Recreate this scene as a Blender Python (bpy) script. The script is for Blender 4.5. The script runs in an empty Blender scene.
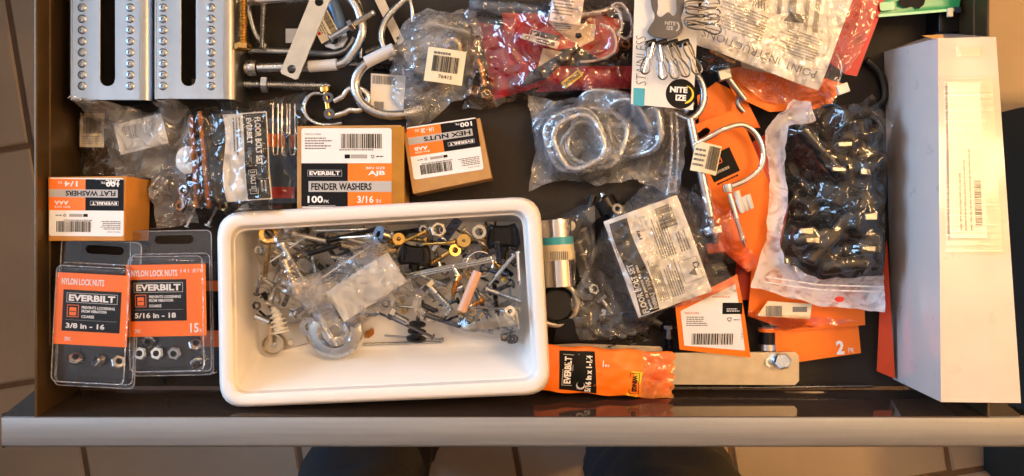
import bpy, math, random
from mathutils import Vector, Matrix, noise
from mathutils.geometry import delaunay_2d_cdt, tessellate_polygon
from mathutils.bvhtree import BVHTree
R = math.radians
V = Vector
sc = bpy.context.scene
col = sc.collection
# ---------------------------------------------------------------- camera, world, light, exposure
H = 0.75                                    # camera height above the drawer bottom (z = 0)
cam = bpy.data.objects.new('camera', bpy.data.cameras.new('camera'))
cam.data.sensor_width = 36; cam.data.lens = 750/1024*36; cam.data.clip_start = .01
cam.location = (0, 0, H); col.objects.link(cam); sc.camera = cam
w = bpy.data.worlds.new('world'); sc.world = w; w.use_nodes = True
w.node_tree.nodes['Background'].inputs[0].default_value = (.90, .84, .80, 1)
w.node_tree.nodes['Background'].inputs[1].default_value = .20
def area(name, loc, target, sx, sy, power, colr):
    l = bpy.data.lights.new(name, 'AREA'); l.shape = 'RECTANGLE'; l.size = sx; l.size_y = sy
    l.energy = power; l.color = colr
    o = bpy.data.objects.new(name, l); col.objects.link(o); o.location = loc
    o.rotation_euler = (V(target)-V(loc)).to_track_quat('-Z', 'Y').to_euler()
    return o
area('window_light', (-2.25, .6, .75), (0, .2, .1), 1.3, 1.2, 72, (.38, .64, 1))
def lamp(name, loc, power, colr, rad):
    l = bpy.data.lights.new(name, 'POINT'); l.energy = power; l.color = colr; l.shadow_soft_size = rad
    o = bpy.data.objects.new(name, l); col.objects.link(o); o.location = loc; return o
for bx_, by_ in ((1.2, .40), (.98, .58), (1.02, .26)): lamp('ceiling_lamp_bulb', (bx_, by_, 1.32), 12, (1, .66, .33), .11)
for bx_, by_ in ((-.62, 1.0), (-.40, 1.12), (.25, 1.0), (-.85, .15)): lamp('added_glint_bulb', (bx_, by_, 1.34), 3.2, (1, .72, .45), .06)  # unseen bulbs, added so the plastic films catch more glints
lamp('added_warm_floor_light', (1.95, .05, .25), 115, (1, .50, .14), .10)  # unseen low source, added to warm the floor tiles at the right
sc.view_settings.view_transform = 'Standard'; sc.view_settings.look = 'None'
sc.view_settings.gamma = 1; sc.view_settings.use_curve_mapping = False
sc.view_settings.exposure = 0.10
try:
    sc.cycles.transparent_max_bounces = 24
except Exception: pass
# ---------------------------------------------------------------- materials
def hx(s):
    o = []
    for i in (0, 2, 4):
        c = int(s[i:i+2], 16)/255
        o.append(c/12.92 if c <= .04045 else ((c+.055)/1.055)**2.4)
    return (*o, 1)
MATS = {}
def M(name, colr, rough=.5, metal=0, nz=.08, scale=60, bump=0, spec=.5, stretch=None, coat=0, spots=None):
    m = bpy.data.materials.new(name); m.use_nodes = True; nt = m.node_tree; N = nt.nodes; L = nt.links
    b = N['Principled BSDF']; c = hx(colr) if isinstance(colr, str) else (*colr, 1)
    b.inputs['Metallic'].default_value = metal; b.inputs['Specular IOR Level'].default_value = spec
    b.inputs['Coat Weight'].default_value = coat; b.inputs['Coat Roughness'].default_value = .08
    tc = N.new('ShaderNodeTexCoord'); mp = N.new('ShaderNodeMapping'); L.new(tc.outputs['Object'], mp.inputs[0])
    if stretch: mp.inputs['Scale'].default_value = stretch
    n = N.new('ShaderNodeTexNoise'); n.inputs['Scale'].default_value = scale; n.inputs['Detail'].default_value = 4
    L.new(mp.outputs[0], n.inputs[0])
    mr = N.new('ShaderNodeMapRange'); L.new(n.outputs[0], mr.inputs[0])
    mr.inputs[3].default_value = 1-nz*2; mr.inputs[4].default_value = 1+nz*2
    mx = N.new('ShaderNodeMix'); mx.data_type = 'RGBA'; mx.blend_type = 'MULTIPLY'; mx.inputs[0].default_value = 1
    mx.inputs[6].default_value = c; L.new(mr.outputs[0], mx.inputs[7])
    outc = mx.outputs[2]
    if spots:
        n2 = N.new('ShaderNodeTexNoise'); n2.inputs['Scale'].default_value = spots[1]; L.new(tc.outputs['Object'], n2.inputs[0])
        r2 = N.new('ShaderNodeMapRange'); L.new(n2.outputs[0], r2.inputs[0]); r2.inputs[1].default_value = spots[2]; r2.inputs[2].default_value = spots[2]+.15
        m2 = N.new('ShaderNodeMix'); m2.data_type = 'RGBA'; L.new(r2.outputs[0], m2.inputs[0]); L.new(outc, m2.inputs[6]); m2.inputs[7].default_value = hx(spots[0]); outc = m2.outputs[2]
    L.new(outc, b.inputs['Base Color'])
    r = N.new('ShaderNodeMapRange'); L.new(n.outputs[0], r.inputs[0]); r.inputs[3].default_value = max(.02, rough-.12*min(1, nz*8)); r.inputs[4].default_value = rough+.12*min(1, nz*8)
    L.new(r.outputs[0], b.inputs['Roughness'])
    if bump:
        bp = N.new('ShaderNodeBump'); bp.inputs['Strength'].default_value = bump; bp.inputs['Distance'].default_value = .001
        L.new(n.outputs[0], bp.inputs['Height']); L.new(bp.outputs[0], b.inputs['Normal'])
    MATS[name] = m; return m
def film(name, haze=.12, tint=(1, 1, 1), rough=.12, gl=1.0, bump=.35, scale=55, white=(.9, .92, .95)):
    m = bpy.data.materials.new(name); m.use_nodes = True; nt = m.node_tree; N = nt.nodes; L = nt.links; N.clear()
    out = N.new('ShaderNodeOutputMaterial'); tr = N.new('ShaderNodeBsdfTransparent'); tr.inputs[0].default_value = (*tint, 1)
    df = N.new('ShaderNodeBsdfDiffuse'); df.inputs[0].default_value = (*white, 1)
    tl = N.new('ShaderNodeBsdfTranslucent'); tl.inputs[0].default_value = (*white, 1)
    ad = N.new('ShaderNodeMixShader'); ad.inputs[0].default_value = .35; L.new(df.outputs[0], ad.inputs[1]); L.new(tl.outputs[0], ad.inputs[2])
    gs = N.new('ShaderNodeBsdfGlossy'); gs.inputs[0].default_value = (1, 1, 1, 1); gs.inputs['Roughness'].default_value = rough
    tc = N.new('ShaderNodeTexCoord'); nz = N.new('ShaderNodeTexNoise'); nz.inputs['Scale'].default_value = scale; nz.inputs['Detail'].default_value = 1.5
    nz.inputs['Distortion'].default_value = 1.6
    L.new(tc.outputs['Object'], nz.inputs[0])
    mr = N.new('ShaderNodeMapRange'); L.new(nz.outputs[0], mr.inputs[0]); mr.inputs[1].default_value = .3; mr.inputs[2].default_value = .7
    mr.inputs[3].default_value = haze*.5; mr.inputs[4].default_value = haze*1.5
    m1 = N.new('ShaderNodeMixShader'); L.new(mr.outputs[0], m1.inputs[0]); L.new(tr.outputs[0], m1.inputs[1]); L.new(ad.outputs[0], m1.inputs[2])
    bp = N.new('ShaderNodeBump'); bp.inputs['Strength'].default_value = bump; bp.inputs['Distance'].default_value = .012; L.new(nz.outputs[0], bp.inputs['Height'])
    L.new(bp.outputs[0], gs.inputs['Normal'])
    fr = N.new('ShaderNodeLayerWeight'); fr.inputs[0].default_value = .3; L.new(bp.outputs[0], fr.inputs['Normal'])
    fm = N.new('ShaderNodeMath'); fm.operation = 'MULTIPLY_ADD'; L.new(fr.outputs['Fresnel'], fm.inputs[0]); fm.inputs[1].default_value = 1.0*gl; fm.inputs[2].default_value = .02*gl
    cl = N.new('ShaderNodeClamp'); L.new(fm.outputs[0], cl.inputs[0])
    m2 = N.new('ShaderNodeMixShader'); L.new(cl.outputs[0], m2.inputs[0]); L.new(m1.outputs[0], m2.inputs[1]); L.new(gs.outputs[0], m2.inputs[2])
    L.new(m2.outputs[0], out.inputs[0]); MATS[name] = m; return m
M('black_paint', '1A1512', .28, 0, .05, 40, spec=.6)
M('gloss_black', '54463C', .07, .55, .02, 40, spec=.8)
M('warm_lit_black_paint', '53422A', .34, .6, .08, 40)  # black wall paint with the gold-brown of warm light put into its colour
M('liner', '241D16', .75, 0, .12, 300, .3)
M('brushed', 'B4BABE', .42, .7, .10, 90, .05, stretch=(.06, 3, 3), spots=('D8D8D8', 260, .74))
M('galv', 'A4A8AC', .36, 1, .12, 50, .06, stretch=(1, .3, 1))
M('zinc', 'BFC3C6', .26, 1, .10, 80)
M('zinc_dull', 'A6A8A8', .38, 1, .12, 90, .1)
M('steel_tan', 'C2B8A6', .42, 1, .1, 90)
M('chrome', 'E6E6E8', .1, 1, .04, 50)
M('dark_steel', '626368', .28, 1, .1, 90)
M('gunmetal', '5A5A60', .36, .8, .1, 90)
M('brass', 'D3AE62', .25, 1, .12, 80)
M('yzinc', 'C9A668', .28, 1, .15, 120)
M('copper', 'D89A58', .28, 1, .15, 90)
M('black_rubber', '0B0B0C', .45, 0, .1, 90, .2)
M('wall_paint', 'B8A88E', .8, 0, .03, 10)
M('ceiling_paint', 'E8E4DC', .8, 0, .02, 10)
M('cabinet_wood', '4A3020', .5, 0, .2, 8, stretch=(1, 1, .2))
M('black_plastic', '0B0B0E', .3, 0, .05, 60, spec=.35)
M('hole', '0A0A0A', .8, 0, .02)
M('kraft', 'B98B4E', .7, 0, .08, 150, .15)
M('kraft_orange', 'C08232', .6, 0, .08, 100, .1)
M('orange', 'FF7A08', .42, 0, .03, 60)
M('orange_deep', 'D23C08', .4, 0, .05, 60)
M('red', 'C4101C', .3, 0, .06, 40)
M('red_dark', 'B80A2C', .3, 0, .1, 40)
M('white_paper', 'E6E2DA', .6, 0, .03, 90)
M('cream_paper', 'E4D6B4', .6, 0, .05, 90)
M('label_white', 'ECEAE6', .35, 0, .02, 60)
M('white_plastic', 'E8E3DB', .32, 0, .015, 8, spec=.5)
M('white_card', 'CDC0B8', .28, 0, .02, 40, coat=.5)
M('nylon', 'DCD6C8', .35, 0, .05, 60)
M('grey_plastic', 'B9B6AE', .35, 0, .08, 60)
M('wood_pink', 'CFA184', .55, 0, .1, 60, stretch=(1, 1, 1))
M('wood_chip', 'A8651E', .7, 0, .3, 200, .3)
M('ink', '0E0D0D', .6, 0, .02, spec=.2)
M('ink_grey', '6C6A68', .5, 0, .02)
M('ink_light', 'A8A49C', .5, 0, .02)
M('stripe_grey', 'B4B2AE', .4, 0, .02)
M('ink_white', 'F2EFEA', .4, 0, .02)
M('cyan', '3BA8BE', .4, 0, .02)
M('yellow', 'F0D030', .4, 0, .02)
M('navy', '1E2A44', .35, 0, .05)
M('teal_bag', '12303A', .5, 0, .15, 20, .3)
M('green', '2FA066', .3, 0, .1, 20)
M('green_light', '8CD0A0', .3, 0, .1, 30)
M('wire_blue', '506A88', .35, .3, .1, 60)
M('tape_white', 'C9CACB', .4, 0, .05, 60)
M('grout', '5A4636', .9, 0, .15, 60, .4)
M('tile', '8E8274', .36, 0, .12, 5, .15, spots=None)
M('tile_warm', 'A8A094', .36, 0, .12, 6, .15)
M('denim', '090B11', .85, 0, .2, 300, .5)
M('shoe', '121316', .6, 0, .1, 90, .2)
M('cabinet', '1C1A19', .35, 0, .05, 30)
M('amber', 'B07818', .35, 0, .2, 60)
film('film', .012, gl=1.2, bump=.38, rough=.07, scale=34)
film('tape_film', .02, gl=1.1, bump=.05, rough=.18)
film('film_hazy', .09, bump=.36, rough=.1, gl=1.15, scale=45, white=(.80, .84, .90))
film('film_milky', .24, rough=.1, gl=1.5, bump=.55, scale=45, white=(.82, .86, .92))
film('film_gold', .03, gl=1.7, rough=.08, bump=.6, scale=42, white=(1, .93, .8))
film('blister', .006, gl=.5, rough=.05, bump=.06, scale=25, tint=(.97, .98, 1))
film('film_white', .93, rough=.3, gl=.35, bump=.1, white=(.93,.91,.92))
film('film_red', .012, tint=(1, .93, .93), gl=1.9, rough=.07, bump=.6, scale=32)
film('orange_film', .55, tint=(1, .45, .2), white=(.95, .34, .06), gl=1.2)
# ---------------------------------------------------------------- geometry helpers
def U(px, py, z=0.):
    s = (H-z)/750
    return V(((px-512)*s, (238-py)*s, z))
ORG = {}
GV, GF = [], []
def register(vs, fs):
    b = len(GV); GV.extend(tuple(v) for v in vs); GF.extend(tuple(i+b for i in f) for f in fs)
class MB:
    def __init__(s): s.v = []; s.f = []; s.m = []
    def add(s, vs, fs, mat):
        b = len(s.v); s.v.extend(V(p) for p in vs)
        for f in fs: s.f.append(tuple(i+b for i in f)); s.m.append(mat)
        return s
    def box(s, p0, p1, mat):
        (a, b, c), (d, e, f) = p0, p1
        vs = [(a,b,c),(d,b,c),(d,e,c),(a,e,c),(a,b,f),(d,b,f),(d,e,f),(a,e,f)]
        return s.add(vs, [(0,3,2,1),(4,5,6,7),(0,1,5,4),(1,2,6,5),(2,3,7,6),(3,0,4,7)], mat)
    def hexa(s, bot, top, mat):       # four bottom corners, four top corners
        return s.add(list(bot)+list(top), [(0,3,2,1),(4,5,6,7),(0,1,5,4),(1,2,6,5),(2,3,7,6),(3,0,4,7)], mat)
    def tube(s, pts, r, mat, n=10, closed=False, cap=True):
        pts = [V(p) for p in pts]; k = len(pts)
        rs = r if isinstance(r, (list, tuple)) else [r]*k
        up = None; base = len(s.v)
        for i in range(k):
            a = pts[(i-1) % k] if (closed or i) else pts[0]; b = pts[(i+1) % k] if (closed or i < k-1) else pts[-1]
            t = (b-a).normalized()
            if up is None:
                up = t.orthogonal().normalized()
            up = (up-t*up.dot(t)); up = up.normalized() if up.length > 1e-6 else t.orthogonal().normalized()
            w_ = t.cross(up)
            for j in range(n):
                an = 2*math.pi*j/n; s.v.append(pts[i]+(up*math.cos(an)+w_*math.sin(an))*rs[i])
        for i in range(k if closed else k-1):
            i2 = (i+1) % k
            for j in range(n):
                s.f.append((base+i*n+j, base+i*n+(j+1) % n, base+i2*n+(j+1) % n, base+i2*n+j)); s.m.append(mat)
        if not closed and cap:
            s.f.append(tuple(base+j for j in reversed(range(n)))); s.m.append(mat)
            s.f.append(tuple(base+(k-1)*n+j for j in range(n))); s.m.append(mat)
        return s
    def lathe(s, A, d, prof, mat, n=16, loop=False, rf=None, capped=True):  # prof: (distance along axis, radius) in metres
        A = V(A); d = V(d).normalized(); up = d.orthogonal().normalized() if abs(d.z) > .9 else (V((0,0,1))-d*d.z).normalized(); w_ = d.cross(up)
        base = len(s.v); k = len(prof)
        for (t, r) in prof:
            for j in range(n):
                an = 2*math.pi*j/n; rr = r*(rf(an) if (rf and r > 0) else 1)
                s.v.append(A+d*t+(up*math.cos(an)+w_*math.sin(an))*rr)
        for i in range(k if loop else k-1):
            i2 = (i+1) % k
            for j in range(n):
                s.f.append((base+i*n+j, base+i*n+(j+1) % n, base+i2*n+(j+1) % n, base+i2*n+j)); s.m.append(mat)
        if not loop and capped:
            s.f.append(tuple(base+j for j in reversed(range(n)))); s.m.append(mat)
            s.f.append(tuple(base+(k-1)*n+j for j in range(n))); s.m.append(mat)
        return s
    def plate(s, outer, holes, z0, z1, mat, fn=None, side=None):   # flat plate with holes; outer/holes are xy lists; fn maps (x,y,z)->point
        loops = [[V((x, y, 0)) for x, y in lp] for lp in [outer]+list(holes)]
        tris = tessellate_polygon(loops); flat = [p for lp in loops for p in lp]; n = len(flat)
        fn = fn or (lambda x, y, z: (x, y, z))
        vs = [fn(p.x, p.y, z1) for p in flat]+[fn(p.x, p.y, z0) for p in flat]
        ft = []; 
        for t in tris:
            a, b, c = (flat[i] for i in t)
            if (b-a).cross(c-a).z < 0: t = (t[0], t[2], t[1])
            ft.append(tuple(t))
        s.add(vs, ft+[tuple(i+n for i in reversed(t)) for t in ft], mat)
        fs = []; o = 0
        for lp in loops:
            k = len(lp); fs += [(o+i, o+(i+1) % k, o+(i+1) % k+n, o+i+n) for i in range(k)]; o += k
        b = len(s.v)-len(vs)
        for f in fs: s.f.append(tuple(i+b for i in f)); s.m.append(side or mat)
        return s
    def build(s, name, parent=None, label=None, cat=None, group=None, kind=None, smooth=True, angle=35, bevel=0, reg=True, loc=None):
        me = bpy.data.meshes.new(name)
        if parent is not None: org = ORG[parent.name]
        elif loc is not None: org = V(loc)
        else:
            xs = [p.x for p in s.v]; ys = [p.y for p in s.v]; zs = [p.z for p in s.v]
            org = V(((min(xs)+max(xs))/2, (min(ys)+max(ys))/2, min(zs)))
        me.from_pydata([tuple(p-org) for p in s.v], [], s.f)
        names = []
        for m in s.m:
            if m not in names: names.append(m)
        for m in names: me.materials.append(MATS[m])
        idx = {m: i for i, m in enumerate(names)}
        me.polygons.foreach_set('material_index', [idx[m] for m in s.m])
        if smooth:
            me.polygons.foreach_set('use_smooth', [True]*len(s.f)); me.set_sharp_from_angle(angle=R(angle))
        me.validate(); me.update()
        o = bpy.data.objects.new(name, me); col.objects.link(o)
        if parent is not None: o.parent = parent
        else: o.location = org
        ORG[o.name] = org
        tag(o, label, cat, group, kind)
        if bevel:
            b = o.modifiers.new('bevel', 'BEVEL'); b.width = bevel; b.segments = 2; b.limit_method = 'ANGLE'; b.angle_limit = R(40)
        if reg: register(s.v, s.f)
        return o
def tag(o, label=None, cat=None, group=None, kind=None):
    if label: o['label'] = label
    if cat: o['category'] = cat
    if group: o['group'] = group
    if kind: o['kind'] = kind
def thing(name, loc, label, cat, group=None):
    o = bpy.data.objects.new(name, None); o.empty_display_size = .01; col.objects.link(o); o.location = loc
    ORG[o.name] = V(loc); tag(o, label, cat, group); return o
def hexf(an):
    a = (math.degrees(an) % 60)-30
    return math.cos(R(30))/math.cos(R(a))
def arc(cx, cy, r, a0, a1, n=12, ry=None):
    ry = ry or r
    return [(cx+r*math.cos(R(a0+(a1-a0)*i/n)), cy+ry*math.sin(R(a0+(a1-a0)*i/n))) for i in range(n+1)]
def rrect(x0, y0, x1, y1, r, n=4):
    return arc(x1-r, y0+r, r, -90, 0, n)+arc(x1-r, y1-r, r, 0, 90, n)+arc(x0+r, y1-r, r, 90, 180, n)+arc(x0+r, y0+r, r, 180, 270, n)
def smoothpath(pts, sub=6, closed=False):
    pts = [V(p) for p in pts]; n = len(pts); out = []
    rng = range(n if closed else n-1)
    for i in rng:
        p0 = pts[(i-1) % n] if (closed or i) else pts[0]; p1 = pts[i]; p2 = pts[(i+1) % n]
        p3 = pts[(i+2) % n] if (closed or i+2 < n) else pts[-1]
        for k in range(sub):
            t = k/sub
            out.append(.5*((2*p1)+(p2-p0)*t+(2*p0-5*p1+4*p2-p3)*t*t+(3*p1-p0-3*p2+p3)*t**3))
    if not closed: out.append(pts[-1])
    return out
def PX(lst): return [U(*p) for p in lst]        # list of (px, py, z)
# ---------------------------------------------------------------- flat print
TXT = {}
def textmesh(s, bold):
    k = (s, bold)
    if k not in TXT:
        cu = bpy.data.curves.new('t', 'FONT'); cu.body = s; cu.size = 1; cu.resolution_u = 2; cu.offset = bold; cu.fill_mode = 'FRONT'
        o = bpy.data.objects.new('t', cu); me = bpy.data.meshes.new_from_object(o)
        vs = [(v.co.x, v.co.y) for v in me.vertices]; fs = [tuple(p.vertices) for p in me.polygons]
        bpy.data.objects.remove(o); bpy.data.curves.remove(cu); bpy.data.meshes.remove(me)
        if vs:
            x0 = min(v[0] for v in vs); x1 = max(v[0] for v in vs); y0 = min(v[1] for v in vs); y1 = max(v[1] for v in vs)
            vs = [((x-x0)/(x1-x0+1e-9), (y-y0)/(y1-y0+1e-9)) for x, y in vs]
        TXT[k] = (vs, fs)
    return TXT[k]
class Print(MB):
    """print laid on a surface; u, v in mm from the centre; fn(u, v, layer) gives the point"""
    def __init__(s, fn, grid=1): super().__init__(); s.fn = fn; s.g = grid
    def quad(s, c, mat, l=1):
        g = s.g; c = [V(p) for p in c]; vs = []; fs = []
        for j in range(g+1):
            for i in range(g+1):
                a = c[0].lerp(c[1], i/g); b = c[3].lerp(c[2], i/g); p = a.lerp(b, j/g); vs.append(s.fn(p.x, p.y, l))
        for j in range(g):
            for i in range(g):
                k = j*(g+1)+i; fs.append((k, k+1, k+g+2, k+g+1))
        return s.add(vs, fs, mat)
    def rect(s, u0, v0, u1, v1, mat, l=1):
        if u0 > u1: u0, u1 = u1, u0
        if v0 > v1: v0, v1 = v1, v0
        return s.quad([(u0, v0), (u1, v0), (u1, v1), (u0, v1)], mat, l)
    def frame(s, u0, v0, u1, v1, w, mat, l=3):
        s.rect(u0, v0, u1, v0+w, mat, l); s.rect(u0, v1-w, u1, v1, mat, l); s.rect(u0, v0, u0+w, v1, mat, l); s.rect(u1-w, v0, u1, v1, mat, l); return s
    def text(s, t, u0, v0, u1, v1, mat='ink_white', l=4, bold=.02, rot=0, shear=0):
        vs, fs = textmesh(t, bold); cu, cv = (u0+u1)/2, (v0+v1)/2; W, Hh = abs(u1-u0), abs(v1-v0)
        out = []; ca, sa = math.cos(R(rot)), math.sin(R(rot))
        if rot in (90, -90, 270): W, Hh = Hh, W
        for x, y in vs:
            a = (x-.5)*W+shear*(y-.5)*Hh; b = (y-.5)*Hh; out.append(s.fn(cu+a*ca-b*sa, cv+a*sa+b*ca, l))
        return s.add(out, fs, mat)
    def disc(s, u, v, r, mat, l=2, n=24, r2=None):
        pts = [s.fn(u+r*math.cos(2*math.pi*i/n), v+(r2 or r)*math.sin(2*math.pi*i/n), l) for i in range(n)]
        return s.add(pts, [tuple(range(n))], mat)
    def poly(s, pts, mat, l=2):
        t = tessellate_polygon([[V((x, y, 0)) for x, y in pts]]); P = [V((x, y, 0)) for x, y in pts]; ft = []
        for a in t:
            if (P[a[1]]-P[a[0]]).cross(P[a[2]]-P[a[0]]).z < 0: a = (a[0], a[2], a[1])
            ft.append(tuple(a))
        return s.add([s.fn(x, y, l) for x, y in pts], ft, mat)
    def band(s, u0, u1, lo, hi, mat, l=3, n=28):
        for i in range(n):
            a, b = u0+(u1-u0)*i/n, u0+(u1-u0)*(i+1)/n
            g = s.g; s.g = 1
            for j in range(4):
                t0, t1 = j/4, (j+1)/4; f = lambda u, t: lo(u)*(1-t)+hi(u)*t
                s.quad([(a, f(a, t0)), (b, f(b, t0)), (b, f(b, t1)), (a, f(a, t1))], mat, l)
            s.g = g
        return s
    def barcode(s, u0, v0, u1, v1, seed=1, mat='ink', l=3, vert=False):
        rn = random.Random(seed); a, b = (v0, v1) if vert else (u0, u1); x = a
        while x < b:
            w_ = rn.choice([.35, .5, .9, 1.2])*(b-a)/40
            if x+w_ > b: break
            if vert: s.rect(u0, x, u1, x+w_, mat, l)
            else: s.rect(x, v0, x+w_, v1, mat, l)
            x += w_+rn.choice([.35, .5, .8])*(b-a)/40
        return s
    def lines(s, u0, v0, u1, v1, n, mat='ink_grey', l=3, seed=1, fill=.45, vert=False):
        rn = random.Random(seed)
        if vert:
            dv = (u1-u0)/n
            for i in range(n):
                c = u0+dv*(i+.5); x = v0; end = v0+(v1-v0)*rn.uniform(.7, 1)
                while x < end:
                    w_ = rn.uniform(.9, 3.2); s.rect(c-dv*fill/2, x, c+dv*fill/2, min(x+w_, end), mat, l); x += w_+.5
            return s
        dv = (v1-v0)/n
        for i in range(n):
            c = v1-dv*(i+.5); x = u0; end = u0+(u1-u0)*rn.uniform(.7, 1)
            while x < end:
                w_ = rn.uniform(.9, 3.2); s.rect(x, c-dv*fill/2, min(x+w_, end), c+dv*fill/2, mat, l); x += w_+.5
        return s
    def recycle(s, u, v, r, mat='ink', l=3):
        for k in range(3):
            a = 90+120*k; p = [(u+r*math.cos(R(a+d)), v+r*math.sin(R(a+d))) for d in (-22, 60)]; q = [(u+r*.62*math.cos(R(a+d)), v+r*.62*math.sin(R(a+d))) for d in (60, -22)]
            s.quad([p[0], p[1], q[0], q[1]], mat, l)
            tip = [(u+r*1.15*math.cos(R(a+60)), v+r*1.15*math.sin(R(a+60))), (u+r*.45*math.cos(R(a+60)), v+r*.45*math.sin(R(a+60))), (u+r*.85*math.cos(R(a+90)), v+r*.85*math.sin(R(a+90)))]
            s.poly(tip, mat, l)
        return s
def flat(px, py, z, ang, gx=0, gy=0, bend=None):
    """surface centred under pixel px,py at height z, turned by ang degrees; slopes gx, gy along its own axes"""
    C = U(px, py, z); ca, sa = math.cos(R(ang)), math.sin(R(ang))
    def fn(u, v, l=0):
        z_ = z+(u*gx+v*gy)/1000+(bend(u, v)/1000 if bend else 0)+l*.00009+(.00015 if (bend and l) else 0)
        x, y = u/1000, v/1000
        return V((C.x+x*ca-y*sa, C.y+x*sa+y*ca, z_))
    return fn
def sheet(fn, outline, mat, holes=(), th=.5, g=None, back=None):
    """thin card (thickness th mm) following fn; outline/holes in mm"""
    mb = MB(); f2 = lambda x, y, z: fn(x, y, 0)+V((0, 0, z))
    if g:      # gridded rectangle so that it can bend
        u0, v0, u1, v1 = outline; 
        for side, zz in ((0, 0), (1, -th/1000)):
            vs = [fn(u0+(u1-u0)*i/g, v0+(v1-v0)*j/g, 0)+V((0, 0, zz)) for j in range(g+1) for i in range(g+1)]
            fs = [(j*(g+1)+i, j*(g+1)+i+1, (j+1)*(g+1)+i+1, (j+1)*(g+1)+i) for j in range(g) for i in range(g)]
            if side: fs = [tuple(reversed(f)) for f in fs]
            mb.add(vs, fs, mat)
        return mb
    return mb.plate(outline, holes, -th/1000, 0, mat, f2)
# ---------------------------------------------------------------- draped plastic film
def film_mesh(outline, zref, mat, res=4.0, amp=1.6, freq=45, eps=.0012, edge=None, relax=25, seed=1, holes=(), ridge=1.0, zcap=.2, inflate=0, floorz=.001):
    rn = random.Random(seed)
    poly = [U(x, y, zref).xy for x, y in outline]
    n = len(poly); pts = []; step = res/1000
    for i in range(n):
        a, b = poly[i], poly[(i+1) % n]; k = max(1, int((b-a).length/step))
        for j in range(k): pts.append(a.lerp(b, j/k))
    nb = len(pts)
    for i in range(nb):                       # a slightly uneven edge
        pts[i] = pts[i]+V((noise.noise(V((pts[i].x*90, pts[i].y*90, seed)))*.0022, noise.noise(V((pts[i].x*90, pts[i].y*90, seed+9)))*.0022))
    def inside(p):
        c = False; j = nb-1
        for i in range(nb):
            yi, yj = pts[i].y, pts[j].y
            if (yi > p.y) != (yj > p.y) and p.x < (pts[j].x-pts[i].x)*(p.y-yi)/(yj-yi)+pts[i].x: c = not c
            j = i
        return c
    x0 = min(p.x for p in pts); x1 = max(p.x for p in pts); y0 = min(p.y for p in pts); y1 = max(p.y for p in pts)
    y = y0+step*.7; row = 0; inner = []
    while y < y1:
        x = x0+(row % 2)*step/2
        while x < x1:
            p = V((x+rn.uniform(-.28, .28)*step, y+rn.uniform(-.28, .28)*step))
            if inside(p) and min((p-q).length for q in pts[:nb:2]) > step*.45: inner.append(p)
            x += step
        y += step*.87; row += 1
    allp = pts[:nb]+inner
    vs, es, fs, *_ = delaunay_2d_cdt(allp, [(i, (i+1) % nb) for i in range(nb)], [list(range(nb))], 1, 1e-6)
    tree = BVHTree.FromPolygons(GV, GF)
    def ray(x, y):
        r = tree.ray_cast(V((x, y, zcap)), V((0, 0, -1)))
        return r[0].z if r[0] else 0
    hs = []
    d = step*.5
    for p in vs:
        hs.append(max(floorz, max(ray(p.x+a, p.y+b) for a, b in ((0, 0), (d, 0), (-d, 0), (0, d), (0, -d))))+eps)
    N = [set() for _ in vs]
    for a, b in es: N[a].add(b); N[b].add(a)
    for f in fs:
        for i in range(len(f)): a, b = f[i], f[(i+1) % len(f)]; N[a].add(b); N[b].add(a)
    bset = set()
    cnt = {}
    for f in fs:
        for i in range(len(f)):
            e = tuple(sorted((f[i], f[(i+1) % len(f)]))); cnt[e] = cnt.get(e, 0)+1
    for e, c in cnt.items():
        if c == 1: bset |= set(e)
    zs = list(hs)
    if edge is not None:
        for i in bset: zs[i] = max(hs[i], edge)
    for _ in range(relax):
        nz = list(zs)
        for i in range(len(vs)):
            if i in bset or not N[i]: continue
            nz[i] = max(hs[i], sum(zs[j] for j in N[i])/len(N[i])+inflate/1000)
        zs = nz
    out = []
    for i, p in enumerate(vs):
        q = V((p.x*freq, p.y*freq, seed*3.3))
        warp = V((noise.noise(q*.5), noise.noise(q*.5+V((7, 7, 7))), 0))*1.4
        rg = max(0, 1-abs(noise.noise(q+warp))*5)*ridge+max(0, 1-abs(noise.noise(q*2.1+warp*1.5+V((3, 1, 4))))*5)*.5*ridge
        nn = noise.noise(q*.7+V((5, 2, 8)))*.5+.5
        out.append(V((p.x, p.y, zs[i]+amp/1000*(rg*.9+nn*.6))))
    mb = MB(); ff = []
    for f in fs:
        a, b, c = vs[f[0]], vs[f[1]], vs[f[2]]
        if (b-a).cross(c-b) < 0: f = tuple(reversed(f))
        ff.append(tuple(f))
    return mb.add(out, ff, mat)
def bag(name, outline, zref, mat, label, group=None, parent=None, angle=60, cat='bag', **k):
    return film_mesh(outline, zref, mat, **k).build(name, parent, label, cat if parent is None else None, group, angle=angle)
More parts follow.
